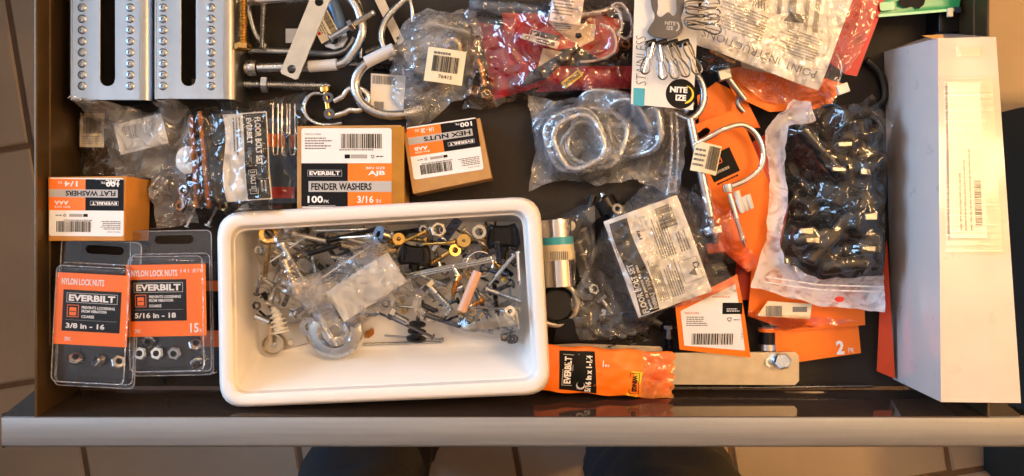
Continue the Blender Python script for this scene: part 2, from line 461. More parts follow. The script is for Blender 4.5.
# ---------------------------------------------------------------- hardware
def threads(a, b, r, pitch=1.4, depth=.26):
    """thread profile between distances a and b (mm), radius r (mm)"""
    pitch *= 1.6 if r > 3.6 else 1.3; depth = .34 if r > 3.6 else depth; out = []; x = a
    while x < b-pitch*.5:
        out += [(x/1000, r*(1-depth)/1000), ((x+pitch*.45)/1000, r/1000)]; x += pitch
    out.append((b/1000, r*(1-depth)/1000)); return out
def bolt(name, A, B, r, label, cat='bolt', head='hex', hr=None, hh=None, th=(.4, 1), mat='zinc', pitch=1.4, group=None, nuts=(), tip=False, single=False, n=12, hmat=None, slot=True):
    """A = head end, B = tip, both world points; r in mm"""
    A, B = V(A), V(B); d = (B-A).normalized(); Lm = (B-A).length*1000; hr = hr or r*1.9; hh = hh or r*1.3
    root = None if single else thing(name, ((A+B)/2).xy.to_3d()+V((0, 0, min(A.z, B.z)-r/1000)), label, cat, group)
    s = MB(); a, b = th[0]*Lm, th[1]*Lm
    end = Lm-(r*2 if tip else 0); b = min(b, end)
    prof = [(hh/1000*.9, r*.93/1000), (max(a, hh)/1000, r*.93/1000)]
    if b > a: prof += threads(max(a, hh)+.01, b, r, pitch)
    prof += [(end/1000, r*.86/1000)]
    prof += [(Lm/1000, r*.1/1000)] if tip else [((Lm+r*.25)/1000, r*.6/1000)]
    s.lathe(A, d, prof, mat, n)
    h = s if single else MB(); hm = hmat or mat
    if head == 'hex': h.lathe(A, d, [(0, hr*.86/1000), (hh*.15/1000, hr/1000), (hh/1000, hr/1000)], hm, 24, rf=hexf)
    elif head == 'pan':
        h.lathe(A, d, [(-hh*.1/1000, hr*.3/1000), (hh*.15/1000, hr*.75/1000), (hh*.5/1000, hr/1000), (hh/1000, hr/1000)], hm, 16)
    elif head == 'flat': h.lathe(A, d, [(0, hr*.98/1000), (hh*.2/1000, hr/1000), (hh*1.6/1000, r/1000)], hm, 16)
    elif head == 'washer':
        h.lathe(A, d, [(0, hr*.55/1000), (hh*.8/1000, hr*.58/1000)], hm, 24, rf=hexf); h.lathe(A+d*hh*.8/1000, d, [(0, hr/1000), (hh*.3/1000, hr/1000)], hm, 20)
    elif head == 'none': h = None if not single else h
    if single: return s.build(name, None, label, cat, group)
    s.build('shank', root)
    if h: h.build('head', root)
    for f in nuts:
        m = MB(); hexnut(m, A+d*Lm*f/1000, d, r*1.85, r*.9, r*1.5, mat); m.build('nut', root)
    return root
def hexnut(mb, P, d, Rm, rin, hgt, mat):
    h = hgt/1000; rf = lambda a: hexf(a)
    b = len(mb.v); P = V(P); 
    prof = [(0, rin/1000), (0, Rm*.9/1000), (h*.12, Rm/1000), (h*.88, Rm/1000), (h, Rm*.9/1000), (h, rin/1000)]
    d = V(d).normalized(); up = d.orthogonal().normalized(); w_ = d.cross(up); n = 24
    for k, (t, r) in enumerate(prof):
        for j in range(n):
            an = 2*math.pi*j/n; rr = r*(hexf(an) if 0 < k < 5 else 1); mb.v.append(P+d*t+(up*math.cos(an)+w_*math.sin(an))*rr)
    for i in range(6):
        i2 = (i+1) % 6
        for j in range(n): mb.f.append((b+i*n+j, b+i2*n+j, b+i2*n+(j+1) % n, b+i*n+(j+1) % n)); mb.m.append(mat)
def washer(mb, P, d, Rm, rin, h, mat, n=24):
    mb.lathe(P, d, [(0, rin/1000), (0, Rm/1000), (h/1000, Rm/1000), (h/1000, rin/1000)], mat, n, loop=True)
def wpx(px, py, z): return U(px, py, z)
# ================================================================ THE SETTING
FZ = -.85
fl = MB(); fl.box((-2.6, -1.8, FZ-.06), (2.6, 2.2, FZ-.004), 'grout')
floor = fl.build('floor', kind='structure', smooth=False, loc=(0, 0, FZ), reg=False)
def make_tiles():
    tw, thh, g = .455, .50, .011; a = R(-9.6); rn = random.Random(4); first = None
    o0 = V((-.94, -.29, 0)); ex = V((math.cos(a+R(18.6)), math.sin(a+R(18.6)), 0)); ey = V((-math.sin(R(9.6)), math.cos(R(9.6)), 0))
    ex = V((math.cos(R(9.0)), math.sin(R(9.0)), 0)); ey = V((-math.sin(R(9.6)), math.cos(R(9.6)), 0))
    for m in ('tile', 'tile_warm'):
        pass
    mb = MB(); b = .004; x1, y1 = tw-g, thh-g
    mb.hexa([(0, 0, -.004), (x1, 0, -.004), (x1, y1, -.004), (0, y1, -.004)], [(b, b, 0), (x1-b, b, 0), (x1-b, y1-b, 0), (b, y1-b, 0)], 'tile')
    for i in range(-3, 7):
        for j in range(-3, 4):
            p = o0+ex*tw*i+ey*thh*j
            if abs(p.x+.2) > 1.75 or p.y < -1.15 or p.y > 1.0: continue
            if first is None: o = first = mb.build('floor_tile', floor, smooth=False, reg=False)
            else: o = first.copy(); col.objects.link(o); o.parent = floor
            if first is o:      # rebase the mesh to the tile's own corner
                for v in o.data.vertices: v.co.z += FZ; 
            o.location = (p.x, p.y, rn.uniform(-.0006, .0006)); o.rotation_euler = (rn.uniform(-.003, .003), rn.uniform(-.003, .003), R(9.3))
make_tiles()
for nm, p0, p1, mt in (('ceiling', (-2.6, -1.8, 1.6), (2.6, 2.2, 1.64), 'ceiling_paint'), ('wall_left', (-2.64, -1.8, FZ), (-2.6, 2.2, 1.6), 'wall_paint'), ('wall_right', (2.6, -1.8, FZ), (2.64, 2.2, 1.6), 'wall_paint'),
                       ('wall_back', (-2.6, 2.2, FZ), (2.6, 2.24, 1.6), 'wall_paint'), ('wall_front', (-2.6, -1.84, FZ), (2.6, -1.8, 1.6), 'cabinet_wood')):
    m_ = MB(); m_.box(p0, p1, mt); m_.build(nm, kind='structure', smooth=False, reg=False)
# ================================================================ THE DRAWER
WZ = .068
dr = thing('drawer', (0, .05, -.004), 'open black steel tool chest drawer with a brushed steel front rail', 'drawer')
m = MB(); m.box((-.437, -.163, -.004), (.437, .36, -.0008), 'black_paint'); m.build('bottom_panel', dr)
m = MB(); m.box((-.431, -.157, -.0008), (.431, .355, 0), 'liner'); m.build('liner', dr, label='brown rubber drawer liner')
for sx in (-1, 1):
    m = MB(); m.box((sx*.4320, -.163, -.004), (sx*.4336, .36, WZ), 'warm_lit_black_paint')
    m.tube([(sx*.4328, -.163, WZ), (sx*.4328, .36, WZ)], .0011, 'warm_lit_black_paint', 8); m.tube([(sx*.4319, -.10, .049), (sx*.4319, .35, .049)], .0009, 'warm_lit_black_paint', 8)
    m.build('side_wall', dr)
    m = MB(); m.box((sx*.4337, -.13, .012), (sx*.440, .36, .040), 'dark_steel'); m.build('slide_rail', dr, bevel=.001)
m = MB(); m.hexa([(-.433, -.1645, 0), (.433, -.1645, 0), (.433, -.1515, 0), (-.433, -.1515, 0)], [(-.433, -.1645, WZ), (.433, -.1645, WZ), (.433, -.1622, WZ), (-.433, -.1622, WZ)], 'gloss_black')
m.box((-.431, -.1560, 0), (.431, -.1480, .0012), 'gloss_black')
m.build('front_wall', dr)
m = MB()
prof = [(-.1622, WZ-.002), (-.1635, WZ+.001), (-.1875, WZ+.0008), (-.1905, WZ-.0022), (-.1912, WZ-.010), (-.1912, -.05), (-.189, -.05), (-.189, WZ-.012), (-.187, WZ-.003), (-.1650, WZ-.003)]
x0, x1 = -.4635, .475; n = len(prof)
m.add([(x0, y, z) for y, z in prof]+[(x1, y, z) for y, z in prof], [(i, (i+1) % n, (i+1) % n+n, i+n) for i in range(n)]+[tuple(reversed(range(n))), tuple(range(n, 2*n))], 'brushed')
m.build('front_rail', dr, angle=60)
for sx, xx in ((-1, -.4645), (1, .475)):
    m = MB(); m.box((xx, -.1912, -.05), (xx+.0014, -.160, WZ-.001), 'black_paint'); m.build('end_cap', dr)
    a = .4645 if sx < 0 else .475
    m = MB(); m.hexa([(-.4635, -.1622, WZ-.01), (-.432, -.1622, WZ-.01), (-.432, -.1605, WZ-.01), (-.4635, -.1622, WZ-.01)], [(-.4635, -.1622, WZ-.001), (-.432, -.1622, WZ-.001), (-.434, -.138, WZ-.001), (-.4635, -.1616, WZ-.001)], 'black_paint')
    if sx > 0:
        for p in m.v: p.x = -p.x
        m.f = [tuple(reversed(f)) for f in m.f]
    m.build('corner_gusset', dr)
kc = thing('added_shade_counter', (-2.0, .4, FZ), 'unseen wooden counter added to keep window light off the left floor', 'counter')  # unseen counter, added to shade the floor at the left from the window
m = MB(); m.box((-2.59, -1.2, FZ+.09), (-1.42, 2.0, .02), 'cabinet_wood'); m.box((-2.59, -1.2, FZ), (-1.50, 2.0, FZ+.09), 'cabinet_wood'); m.build('cabinet_body', kc, reg=False)
m = MB(); m.box((-2.59, -1.22, .02), (-1.39, 2.0, .055), 'wall_paint'); m.build('worktop', kc, reg=False, bevel=.004)
for k in range(5): m = MB(); m.box((-1.42, -1.17+k*.64, FZ+.11), (-1.402, -.56+k*.64, .0), 'cabinet_wood'); m.build('door', kc, reg=False, bevel=.003)
cb = thing('tool_chest', (0, .9, FZ), 'black tool chest body the open drawer slides out of', 'tool chest')
m = MB(); m.box((-.47, .37, FZ+.1), (.47, .85, -.02), 'cabinet'); m.box((-.47, .385, -.02), (-.452, .85, .10), 'cabinet'); m.box((.452, .385, -.02), (.47, .85, .10), 'cabinet'); m.box((-.47, .37, .10), (.47, .85, .125), 'cabinet'); m.build('carcass', cb, bevel=.002, reg=False)
m = MB()
for i in range(4): m.box((-.46, .366, FZ+.12+i*.18), (.46, .37, FZ+.29+i*.18), 'brushed')
m.build('drawer_fronts', cb, reg=False)
for sx in (-1, 1):
    for sy in (.42, .8): m = MB(); m.lathe((sx*.42-.012, sy, FZ+.05), (1, 0, 0), [(0, .04), (.003, .05), (.021, .05), (.024, .04)], 'black_rubber', 20); m.box((sx*.42-.015, sy-.03, FZ+.05), (sx*.42+.015, sy+.03, FZ+.1), 'dark_steel'); m.build('caster', cb, reg=False)
# dark sack standing on the floor to the right of the drawer
sk = MB()
P0 = [(1.00, -.50), (1.42, -.50), (1.42, .255), (1.00, .255)]
lv = []
for k, (z, o) in enumerate(((FZ, .01), (FZ+.03, 0), (FZ+.12, -.004), (FZ+.20, .004), (FZ+.225, .03))):
    ring = []
    for i in range(4):
        a, b = V(P0[i]), V(P0[(i+1) % 4])
        for j in range(6):
            p = a.lerp(b, j/6); c = V((1.21, -.12)); q = c+(p-c)*(1-o*2)
            q += V((noise.noise(V((p.x*9, p.y*9, z*12))), noise.noise(V((p.x*9, p.y*9, z*12+5))))) * .008
            ring.append((q.x, q.y, z+(noise.noise(V((p.x*14, p.y*14, 3)))*.008 if k > 2 else 0)))
    lv.append(ring)
vs = [p for r_ in lv for p in r_]; n = 24
fs = [(k*n+i, k*n+(i+1) % n, (k+1)*n+(i+1) % n, (k+1)*n+i) for k in range(4) for i in range(n)]+[tuple(range(4*n, 5*n)), tuple(reversed(range(n)))]
sk.add(vs, fs, 'teal_bag')
sack = sk.build('paper_sack', None, 'dark teal sack lying on the floor right of the drawer', 'sack', angle=50, reg=False)
# ================================================================ PERSON (legs in front of the drawer)
def person():
    verts = [(0, -.50, .10), (0, -.50, .24), (-.12, -.485, -.02), (-.205, -.425, -.22), (-.240, -.385, -.38), (-.230, -.38, -.55), (-.21, -.40, -.72), (-.205, -.40, -.80),
             (.12, -.485, -.02), (.20, -.43, -.20), (.236, -.395, -.34), (.23, -.39, -.52), (.215, -.405, -.72), (.21, -.405, -.80)]
    rad = [.15, .15, .12, .115, .110, .098, .076, .066, .13, .138, .138, .12, .082, .068]
    ed = [(0, 1), (0, 2), (2, 3), (3, 4), (4, 5), (5, 6), (6, 7), (0, 8), (8, 9), (9, 10), (10, 11), (11, 12), (12, 13)]
    root = thing('person', (0, -.4, FZ), 'person in loose dark trousers standing in front of the drawer', 'person')
    me = bpy.data.meshes.new('trousers'); o_ = V((0, -.4, FZ)); me.from_pydata([tuple(V(v)-o_) for v in verts], ed, []); me.materials.append(MATS['denim'])
    o = bpy.data.objects.new('trousers', me); col.objects.link(o); o.parent = root
    sk_ = o.modifiers.new('skin', 'SKIN'); sk_.use_smooth_shade = True
    for i, r_ in enumerate(rad): me.skin_vertices[0].data[i].radius = (r_, r_*.95)
    me.skin_vertices[0].data[0].use_root = True
    ss = o.modifiers.new('sub', 'SUBSURF'); ss.levels = ss.render_levels = 3
    tx = bpy.data.textures.new('folds', 'CLOUDS'); tx.noise_scale = .07
    dp = o.modifiers.new('disp', 'DISPLACE'); dp.texture = tx; dp.strength = .035; dp.mid_level = .5
    for sx, fx in ((-1, -.205), (1, .21)):
        m = MB(); P = smoothpath([(fx, -.455, FZ+.05), (fx, -.40, FZ+.062), (fx+sx*.012, -.33, FZ+.05), (fx+sx*.022, -.265, FZ+.036), (fx+sx*.024, -.225, FZ+.03)], 4)
        m.tube(P, [.03+.016*math.sin(min(1, (i+1.5)/5)*math.pi/2)*(1 if i < 13 else .8) for i in range(len(P))], 'shoe', 16)
        for p in m.v: p.z = max(p.z, FZ+.004)
        so = m.build('shoe', root, reg=False)
        m = MB(); m.plate([(fx+sx*.024*(t)+q*.042, -.50+t*.31) for t, q in ((0, -.7), (.3, -.9), (.7, -1.15), (.93, -.9), (1, 0), (.93, .9), (.7, 1.15), (.3, .9), (0, .7))][::-1], [], FZ, FZ+.02, 'black_rubber'); m.build('sole', root, reg=False)
person()
# ================================================================ CARDBOARD BOXES
def carton(name, top, bot, z, label, mat, bevel=.0006, z0=.001):
    """top: four px corners at height z (TL TR BR BL on the photo), bot: same at the base"""
    T = [U(x, y, z) for x, y in top]; B = [U(x, y, z0) for x, y in bot]
    T = [T[3], T[2], T[1], T[0]]; B = [B[3], B[2], B[1], B[0]]
    c = sum(B, V((0, 0, 0)))/4
    root = thing(name, c, label, 'box')
    m = MB(); m.hexa(B, T, mat); m.build('carton', root, bevel=bevel, smooth=False)
    # flap seams at the short sides and the top flap line
    return root
def under(top, z, k=1.0):
    s = (H-z)/H
    return [(512+(x-512)*s, 238+(y-238)*s) for x, y in top]
def ebox_label(P, w_, h_, title, code, size, qty, seed):
    """printed hardware label, w_ x h_ mm, origin at its centre"""
    x0, x1, y0, y1 = -w_/2, w_/2, -h_/2, h_/2; ym = y0+h_*.56; xm = x0+w_*.515
    P.poly(rrect(x0, y0, x1, y1, 2.2), 'label_white', 1)
    P.rect(x0, y0+1.2, xm, ym, 'ink', 2); P.rect(xm, y0+1.2, x1, ym, 'orange', 2)
    P.rect(x0+.08*w_, y0+h_*.20, x1, y0+h_*.335, 'stripe_grey', 3)
    P.text(title, x0+.11*w_, y0+h_*.222, x0+.78*w_, y0+h_*.31, 'ink', 4, .03)
    P.frame(x0+.07*w_, y0+h_*.395, x0+.45*w_, y0+h_*.475, .35, 'stripe_grey', 3)
    P.text('EVERBILT', x0+.09*w_, y0+h_*.41, x0+.43*w_, y0+h_*.46, 'ink_white', 4, .03)
    P.text(code, x1-.26*w_, y0+h_*.395, x1-.07*w_, y0+h_*.465, 'ink_white', 4, .03)
    P.text('BIN SIZE', x1-.28*w_, y0+h_*.485, x1-.07*w_, y0+h_*.515, 'ink_white', 4, .01)
    P.text(qty, x0+.07*w_, y0+h_*.06, x0+.24*w_, y0+h_*.15, 'ink_white', 4, .03); P.text('PK', x0+.25*w_, y0+h_*.06, x0+.31*w_, y0+h_*.10, 'ink_white', 4, .0)
    P.rect(x0+.08*w_, y0+h_*.025, x0+.38*w_, y0+h_*.032, 'stripe_grey', 3)
    P.text(size, x0+.62*w_, y0+h_*.06, x0+.80*w_, y0+h_*.15, 'ink_white', 4, .02); P.text('IN', x0+.83*w_, y0+h_*.06, x0+.88*w_, y0+h_*.11, 'ink_white', 4, 0)
    P.barcode(x0+.44*w_, y0+h_*.745, x0+.90*w_, y0+h_*.93, seed)
    P.lines(x0+.42*w_, y0+h_*.715, x0+.92*w_, y0+h_*.74, 1, 'ink', 3, seed)
    P.text('MADE IN CHINA', x0+.04*w_, y1-h_*.085, x0+.22*w_, y1-h_*.065, 'ink', 3, 0)
    P.lines(x0+.04*w_, y0+h_*.73, x0+.34*w_, y0+h_*.89, 5, 'ink_grey', 3, seed, .5)
    P.rect(x0+.48*w_, y0+h_*.62, x0+.54*w_, y0+h_*.67, 'ink', 3); P.rect(x0+.55*w_, y0+h_*.62, x0+.73*w_, y0+h_*.67, 'ink_light', 3)
    P.recycle(x0+.79*w_, y0+h_*.645, w_*.022); P.lines(x0+.83*w_, y0+h_*.63, x0+.94*w_, y0+h_*.66, 1, 'ink', 3)
# fender washers
T = [(297, 126), (401, 125), (404, 218), (297, 219)]
bx = carton('hardware_box', T, under(T, .043), .043, 'kraft box of fender washers with black and orange label, top edge against white tray', 'kraft')
P = Print(flat(346.5, 168, .0432, 0)); ebox_label(P, 85, 75, 'FENDER WASHERS', 'AJB', '3/16', '100', 3); P.build('label', bx, smooth=False)
m = MB(); m.box((.001, 0, 0), (.0125, .085, .0003), 'amber')
q = U(391, 217, .0433); m.v = [p+q for p in m.v]
m.build('packing_tape', bx)
T = [(403, 133), (480, 118), (492, 178), (413, 194)]
bx = carton('hardware_box', T, under(T, .038), .038, 'small kraft box with upside-down hex nuts label, tilted beside the fender washers box', 'kraft')
P = Print(flat(445, 148.5, .0382, 188.5)); ebox_label(P, 67, 50, 'HEX NUTS', 'AAB', '1/4 - 20', '100', 5); P.build('label', bx, smooth=False)
T = [(48, 177), (126, 176), (124, 241), (48.5, 241)]
bx = carton('hardware_box', T, under(T, .048), .055, 'kraft box of flat washers with upside-down label at the left drawer wall', 'kraft_orange', z0=.008)
P = Print(flat(86.5, 207, .0552, 179.5)); ebox_label(P, 69, 54, 'FLAT WASHERS', 'AAA', '1/4', '100', 8); P.text('ZINC', -31, -25.5, -18, -21, 'ink_white', 5); P.build('label', bx, smooth=False)
# ================================================================ LONG WHITE BOX
def white_box():
    top = [(938, 38, .092), (996, 37, .090), (1021, 403, .118), (941, 402, .118)]
    bot = [(884, 52, .001), (938, 50, .001), (946, 379, .001), (893, 379, .001)]
    T = [U(*p) for p in top]; B = [U(*p) for p in bot]
    # the top stays clear of the drawer's right rim
    root = thing('white_box', sum(B, V())/4, 'long glossy white cardboard box standing at the right end of the drawer', 'box')
    m = MB(); nx, ny = 6, 30
    def bil(C, i, j):
        a = C[3].lerp(C[2], i); b = C[0].lerp(C[1], i); return a.lerp(b, j)
    vs = []; fs = []
    B = [U(884, 52, .001), V((.4250, .205, .001)), V((.4250, -.1425, .001)), U(893, 379, .001)]
    mid = [B[0], V((.4250, .205, .066)), V((.4250, -.1425, .066)), B[3]]
    for j in range(ny+1):
        for i in range(nx+1):
            p = bil(T, i/nx, j/ny); p.z += .0012*math.sin(math.pi*i/nx)*noise.noise(V((p.x*25, p.y*25, 1))); vs.append(p)
    for j in range(ny):
        for i in range(nx): k = j*(nx+1)+i; fs.append((k, k+1, k+nx+2, k+nx+1))
    m.add(vs, fs, 'white_card')
    # left side with a slight bulge
    vs = []; fs = []
    for j in range(ny+1):
        for i in range(5):
            a = B[3].lerp(B[0], j/ny); b = T[3].lerp(T[0], j/ny); p = a.lerp(b, i/4); p.x -= .003*math.sin(math.pi*i/4)*math.sin(math.pi*j/ny)
            vs.append(p)
    for j in range(ny):
        for i in range(4): k = j*5+i; fs.append((k, k+1, k+6, k+5))
    m.add(vs, fs, 'white_card')
    m.add([B[3], B[2], T[2], T[3]], [(0, 1, 2, 3)], 'white_card'); m.add([B[0], B[1], T[1], T[0]], [(3, 2, 1, 0)], 'white_card'); m.add([B[1], B[2], T[2], T[1]], [(3, 2, 1, 0)], 'white_card')
    m.add(B, [(0, 1, 2, 3)], 'white_card')
    m.build('carton', root, angle=40)
    m = MB(); m.plate([(T[0].x-.002, T[0].y), (T[0].x+.008, T[0].y), (T[0].x+.006, T[0].y+.004), (T[0].x-.012, T[0].y+.003)], [], T[0].z-.004, T[0].z-.0032, 'kraft'); m.build('flap_edge', root)
    n_ = (T[1]-T[0]).cross(T[3]-T[0]).normalized(); n_ = n_ if n_.z > 0 else -n_
    def on(u, v, l=0):      # u, v in 0..1 over the top face
        p = T[3].lerp(T[2], u).lerp(T[0].lerp(T[1], u), v); return p+V((0, 0, .0006+l*.00012+.0012))
    P = Print(lambda u, v, l=0: on(u, v, l), 10)
    P.rect(.13, .44, .66, .87, 'label_white', 0)
    P.g = 1
    P.barcode(.50, .475, .60, .60, 9, 'ink_grey', 2, vert=True)
    for k, (uu, f) in enumerate(((.44, .62), (.36, .60), (.29, .55))):
        v = .46
        rn = random.Random(k)
        while v < f+.06: w_ = rn.uniform(.006, .02); P.rect(uu-.012, v, uu+.012, v+w_, 'ink_light', 2); v += w_+.004
    P.build('shipping_label', root, smooth=False, label='clear shipping label with small barcode')
    # clear ribbed tape over the label
    m = MB(); nx, ny = 8, 90
    vs = [on(.06+.80*i/nx, .40+.49*j/ny, 3)+V((0, 0, .0006*(1+math.sin(j*1.9)*.9+.3*noise.noise(V((i*.7, j*.35, 2)))))) for j in range(ny+1) for i in range(nx+1)]
    m.add(vs, [(j*(nx+1)+i, j*(nx+1)+i+1, (j+1)*(nx+1)+i+1, (j+1)*(nx+1)+i) for j in range(ny) for i in range(nx)], 'tape_film'); m.build('clear_tape', root, angle=180)
    m = MB(); vs = [on(.28+.40*i/8, .945+.03*j/4, 2)+V((0, 0, .0007*noise.noise(V((i*1.7, j*1.3, 8))))) for j in range(5) for i in range(9)]
    m.add(vs, [(j*9+i, j*9+i+1, (j+1)*9+i+1, (j+1)*9+i) for j in range(4) for i in range(8)], 'tape_film'); m.build('clear_tape', root, angle=180)
white_box()
# ================================================================ SLOTTED GALVANISED BRACKETS
def bracket(xa, xb, xs0, xs1, ye, label, z=.045, lean=.0005):
    A = U(xa, ye, z); B = U(xb, ye, z); y1 = .30; y0 = A.y; xl, xr = A.x, B.x
    root = thing('steel_bracket', ((xl+xr)/2, (y0+y1)/2, .001), label, 'bracket', 'galvanised slotted brackets')
    s0, s1 = U(xs0, 0, z).x, U(xs1, 0, z).x; r = (s1-s0)/2; ys = U(0, 86, z).y
    slot = arc((s0+s1)/2, ys+r, r, 180, 360, 10)+[(s1, .27), (s0, .27)]
    m = MB(); m.plate([(xl+.004, y0), (xr-.010, y0), (xr-.010, y1), (xl+.004, y1)], [slot], z-.0016, z, 'galv'); m.build('top_plate', root, bevel=.0003)
    m = MB(); pr = [(xr-.010, z), (xr-.005, z-.0006), (xr-.0015, z-.003), (xr, z-.008), (xr, .002)]
    k = len(pr); m.add([(x, y0, zz) for x, zz in pr]+[(x, y1, zz) for x, zz in pr], [(i, i+1, i+1+k, i+k) for i in range(k-1)], 'galv'); m.build('rolled_flange', root, angle=60)
    m = MB(); m.box((xl+.0025, y0, .002), (xl+.004, y1, z), 'galv'); k_ = lean; m.hexa([(xl-k_, y0+.012, z-.014), (xl+.003, y0, z-.003), (xl+.003, y1, z-.003), (xl-k_, y1, z-.014)], [(xl-k_, y0+.012, z-.0128), (xl+.004, y0, z-.0005), (xl+.004, y1, z-.0005), (xl-k_, y1, z-.0128)], 'galv'); m.build('side_flange', root)
    m = MB(); m.lathe((0, 0, 0), (0, 0, 1), [(0, .0042), (.0006, .0036), (.0012, .0026), (.0013, .0016), (.0003, .0011)], 'galv', 14); f = m.build('dimple', root, loc=None, reg=False); f.data = f.data
    for v in f.data.vertices: v.co += ORG[root.name]
    k = 0
    for cx in (xs0-18, xs1+15):
        for i in range(14):
            p = U(cx, 86-11.2*i, z)
            o = f if k == 0 else f.copy()
            if k: col.objects.link(o); o.parent = root
            o.location = p-ORG[root.name]; k += 1
    # tread ridge seen through the slot
    m = MB(); m.box((s0-.004, y0+.012, .010), (s1+.004, y0+.026, .012), 'steel_tan'); m.build('cross_tab', root)
bracket(68, 150, 100, 115, 100, 'galvanised slotted bracket with two dimple rows, against the left drawer wall', lean=.0065)
bracket(152, 234, 181, 196, 99, 'galvanised slotted bracket with two dimple rows, second from the left wall')
# ================================================================ WHITE TRAY
def tray():
    root = thing('tray', U(385, 300, .001), 'white plastic tray full of loose screws, knobs and hooks', 'tray')
    RZ = .062
    def loop(c, z, r, n=6):   # c: TL TR BR BL in px at height z -> rounded loop, anticlockwise
        P = [U(x, y, z) for x, y in c]; P = [P[3], P[2], P[1], P[0]]; out = []
        for i in range(4):
            p, a, b = P[i], P[(i-1) % 4], P[(i+1) % 4]
            da = (a-p).normalized()*r/1000; db = (b-p).normalized()*r/1000
            for k in range(n+1):
                t = k/n; q = (p+da)*(1-t)**2+p*2*t*(1-t)+(p+db)*t*t; out.append(q)
        return out
    out_c = [(218, 214), (539, 197), (550, 393), (221, 407)]
    def inset(c, d):
        cx = sum(p[0] for p in c)/4; cy = sum(p[1] for p in c)/4
        return [(x+(d if x < cx else -d), y+(d if y < cy else -d)) for x, y in c]
    L = [loop(inset(out_c, -1), RZ-.009, 24), loop(out_c, RZ-.003, 24), loop(inset(out_c, 1), RZ-.0008, 24), loop(inset(out_c, 3), RZ, 22), loop(inset(out_c, 10.5), RZ, 16), loop(inset(out_c, 12.5), RZ-.0015, 14)]
    m = MB()
    def skin(Ls, mat):
        n = len(Ls[0]); vs = [p for l in Ls for p in l]
        m.add(vs, [(k*n+i, k*n+(i+1) % n, (k+1)*n+(i+1) % n, (k+1)*n+i) for k in range(len(Ls)-1) for i in range(n)], mat); return n
    skin(L, 'white_plastic'); rimo = L
    m.build('rim', root, angle=50)
    floor_c = [(257, 229), (521, 221), (520, 346), (257, 354)]
    ledge = inset(out_c, 15.5)
    L2 = [L[-1], loop(ledge, RZ-.010, 13), loop(inset(out_c, 17), RZ-.0105, 12), loop([(251, 228), (525, 219), (524.5, 353), (252, 361)], .012, 12), loop(floor_c, .0048, 10), loop(inset(floor_c, 2.5), .0036, 9)]
    m = MB(); n = skin(L2, 'white_plastic'); b = len(m.v)-n; m.f.append(tuple(b+i for i in range(n))); m.m.append('white_plastic')
    # outside skin so that the tray has thickness
    def grow(l, d, dz):
        c = sum(l, V())/len(l); return [c+(p-c)*(1+d)+V((0, 0, dz)) for p in l]
    Lo = [L[0], grow(L2[2], .012, 0), grow(L2[3], .012, -.004), grow(L2[4], .012, -.0035), grow(L2[5], .0, -.0026)]
    n = skin([list(x) for x in Lo], 'white_plastic'); b = len(m.v)-n; m.f.append(tuple(b+i for i in reversed(range(n)))); m.m.append('white_plastic')
    m.build('basin', root, angle=50)
tray()
# ================================================================ LOOSE HARDWARE IN THE TRAY
# a small height field keeps each piece on top of what already lies there
HX0, HY0, HS = -.262, -.120, .0012
HW, HHh = 230, 120
hm = [[.0040]*HW for _ in range(HHh)]
def hcells(A, B, r):
    L_ = max((B-A).length, 1e-5); k = int(L_/HS)+1; seen = set(); q = int(r/HS)+1
    for i in range(k+1):
        p = A.lerp(B, i/k); cx = int((p.x-HX0)/HS); cy = int((p.y-HY0)/HS)
        for dx in range(-q, q+1):
            for dy in range(-q, q+1):
                if dx*dx+dy*dy <= q*q and 0 <= cx+dx < HW and 0 <= cy+dy < HHh: seen.add((cx+dx, cy+dy))
    return seen
def rest(A, B, r, commit=True):
    c = hcells(A, B, r); z = max([hm[y][x] for x, y in c] or [.004])
    if commit:
        for x, y in c: hm[y][x] = max(hm[y][x], z+2*r)
    return z+r
def lay(px0, py0, px1, py1, r, r2=None):
    """two photo points -> resting segment in the tray (r, r2 in mm)"""
    A, B = U(px0, py0, .014), U(px1, py1, .014); z = rest(A, B, (r2 or r)/1000)
    return V((A.x, A.y, z)), V((B.x, B.y, z))
rn = random.Random(11)
def in_pile(px, py):
    if not (262 < px < 516 and 229 < py < 345): return False
    if px < 262+ (0 if py < 320 else 8): return False
    if px < 300: return py < 326
    if px < 340: return py < 318
    if px < 410: return py < 318-(px-340)*.12
    return py < 308+(px-410)*.32
G1 = 'small loose screws in the tray'
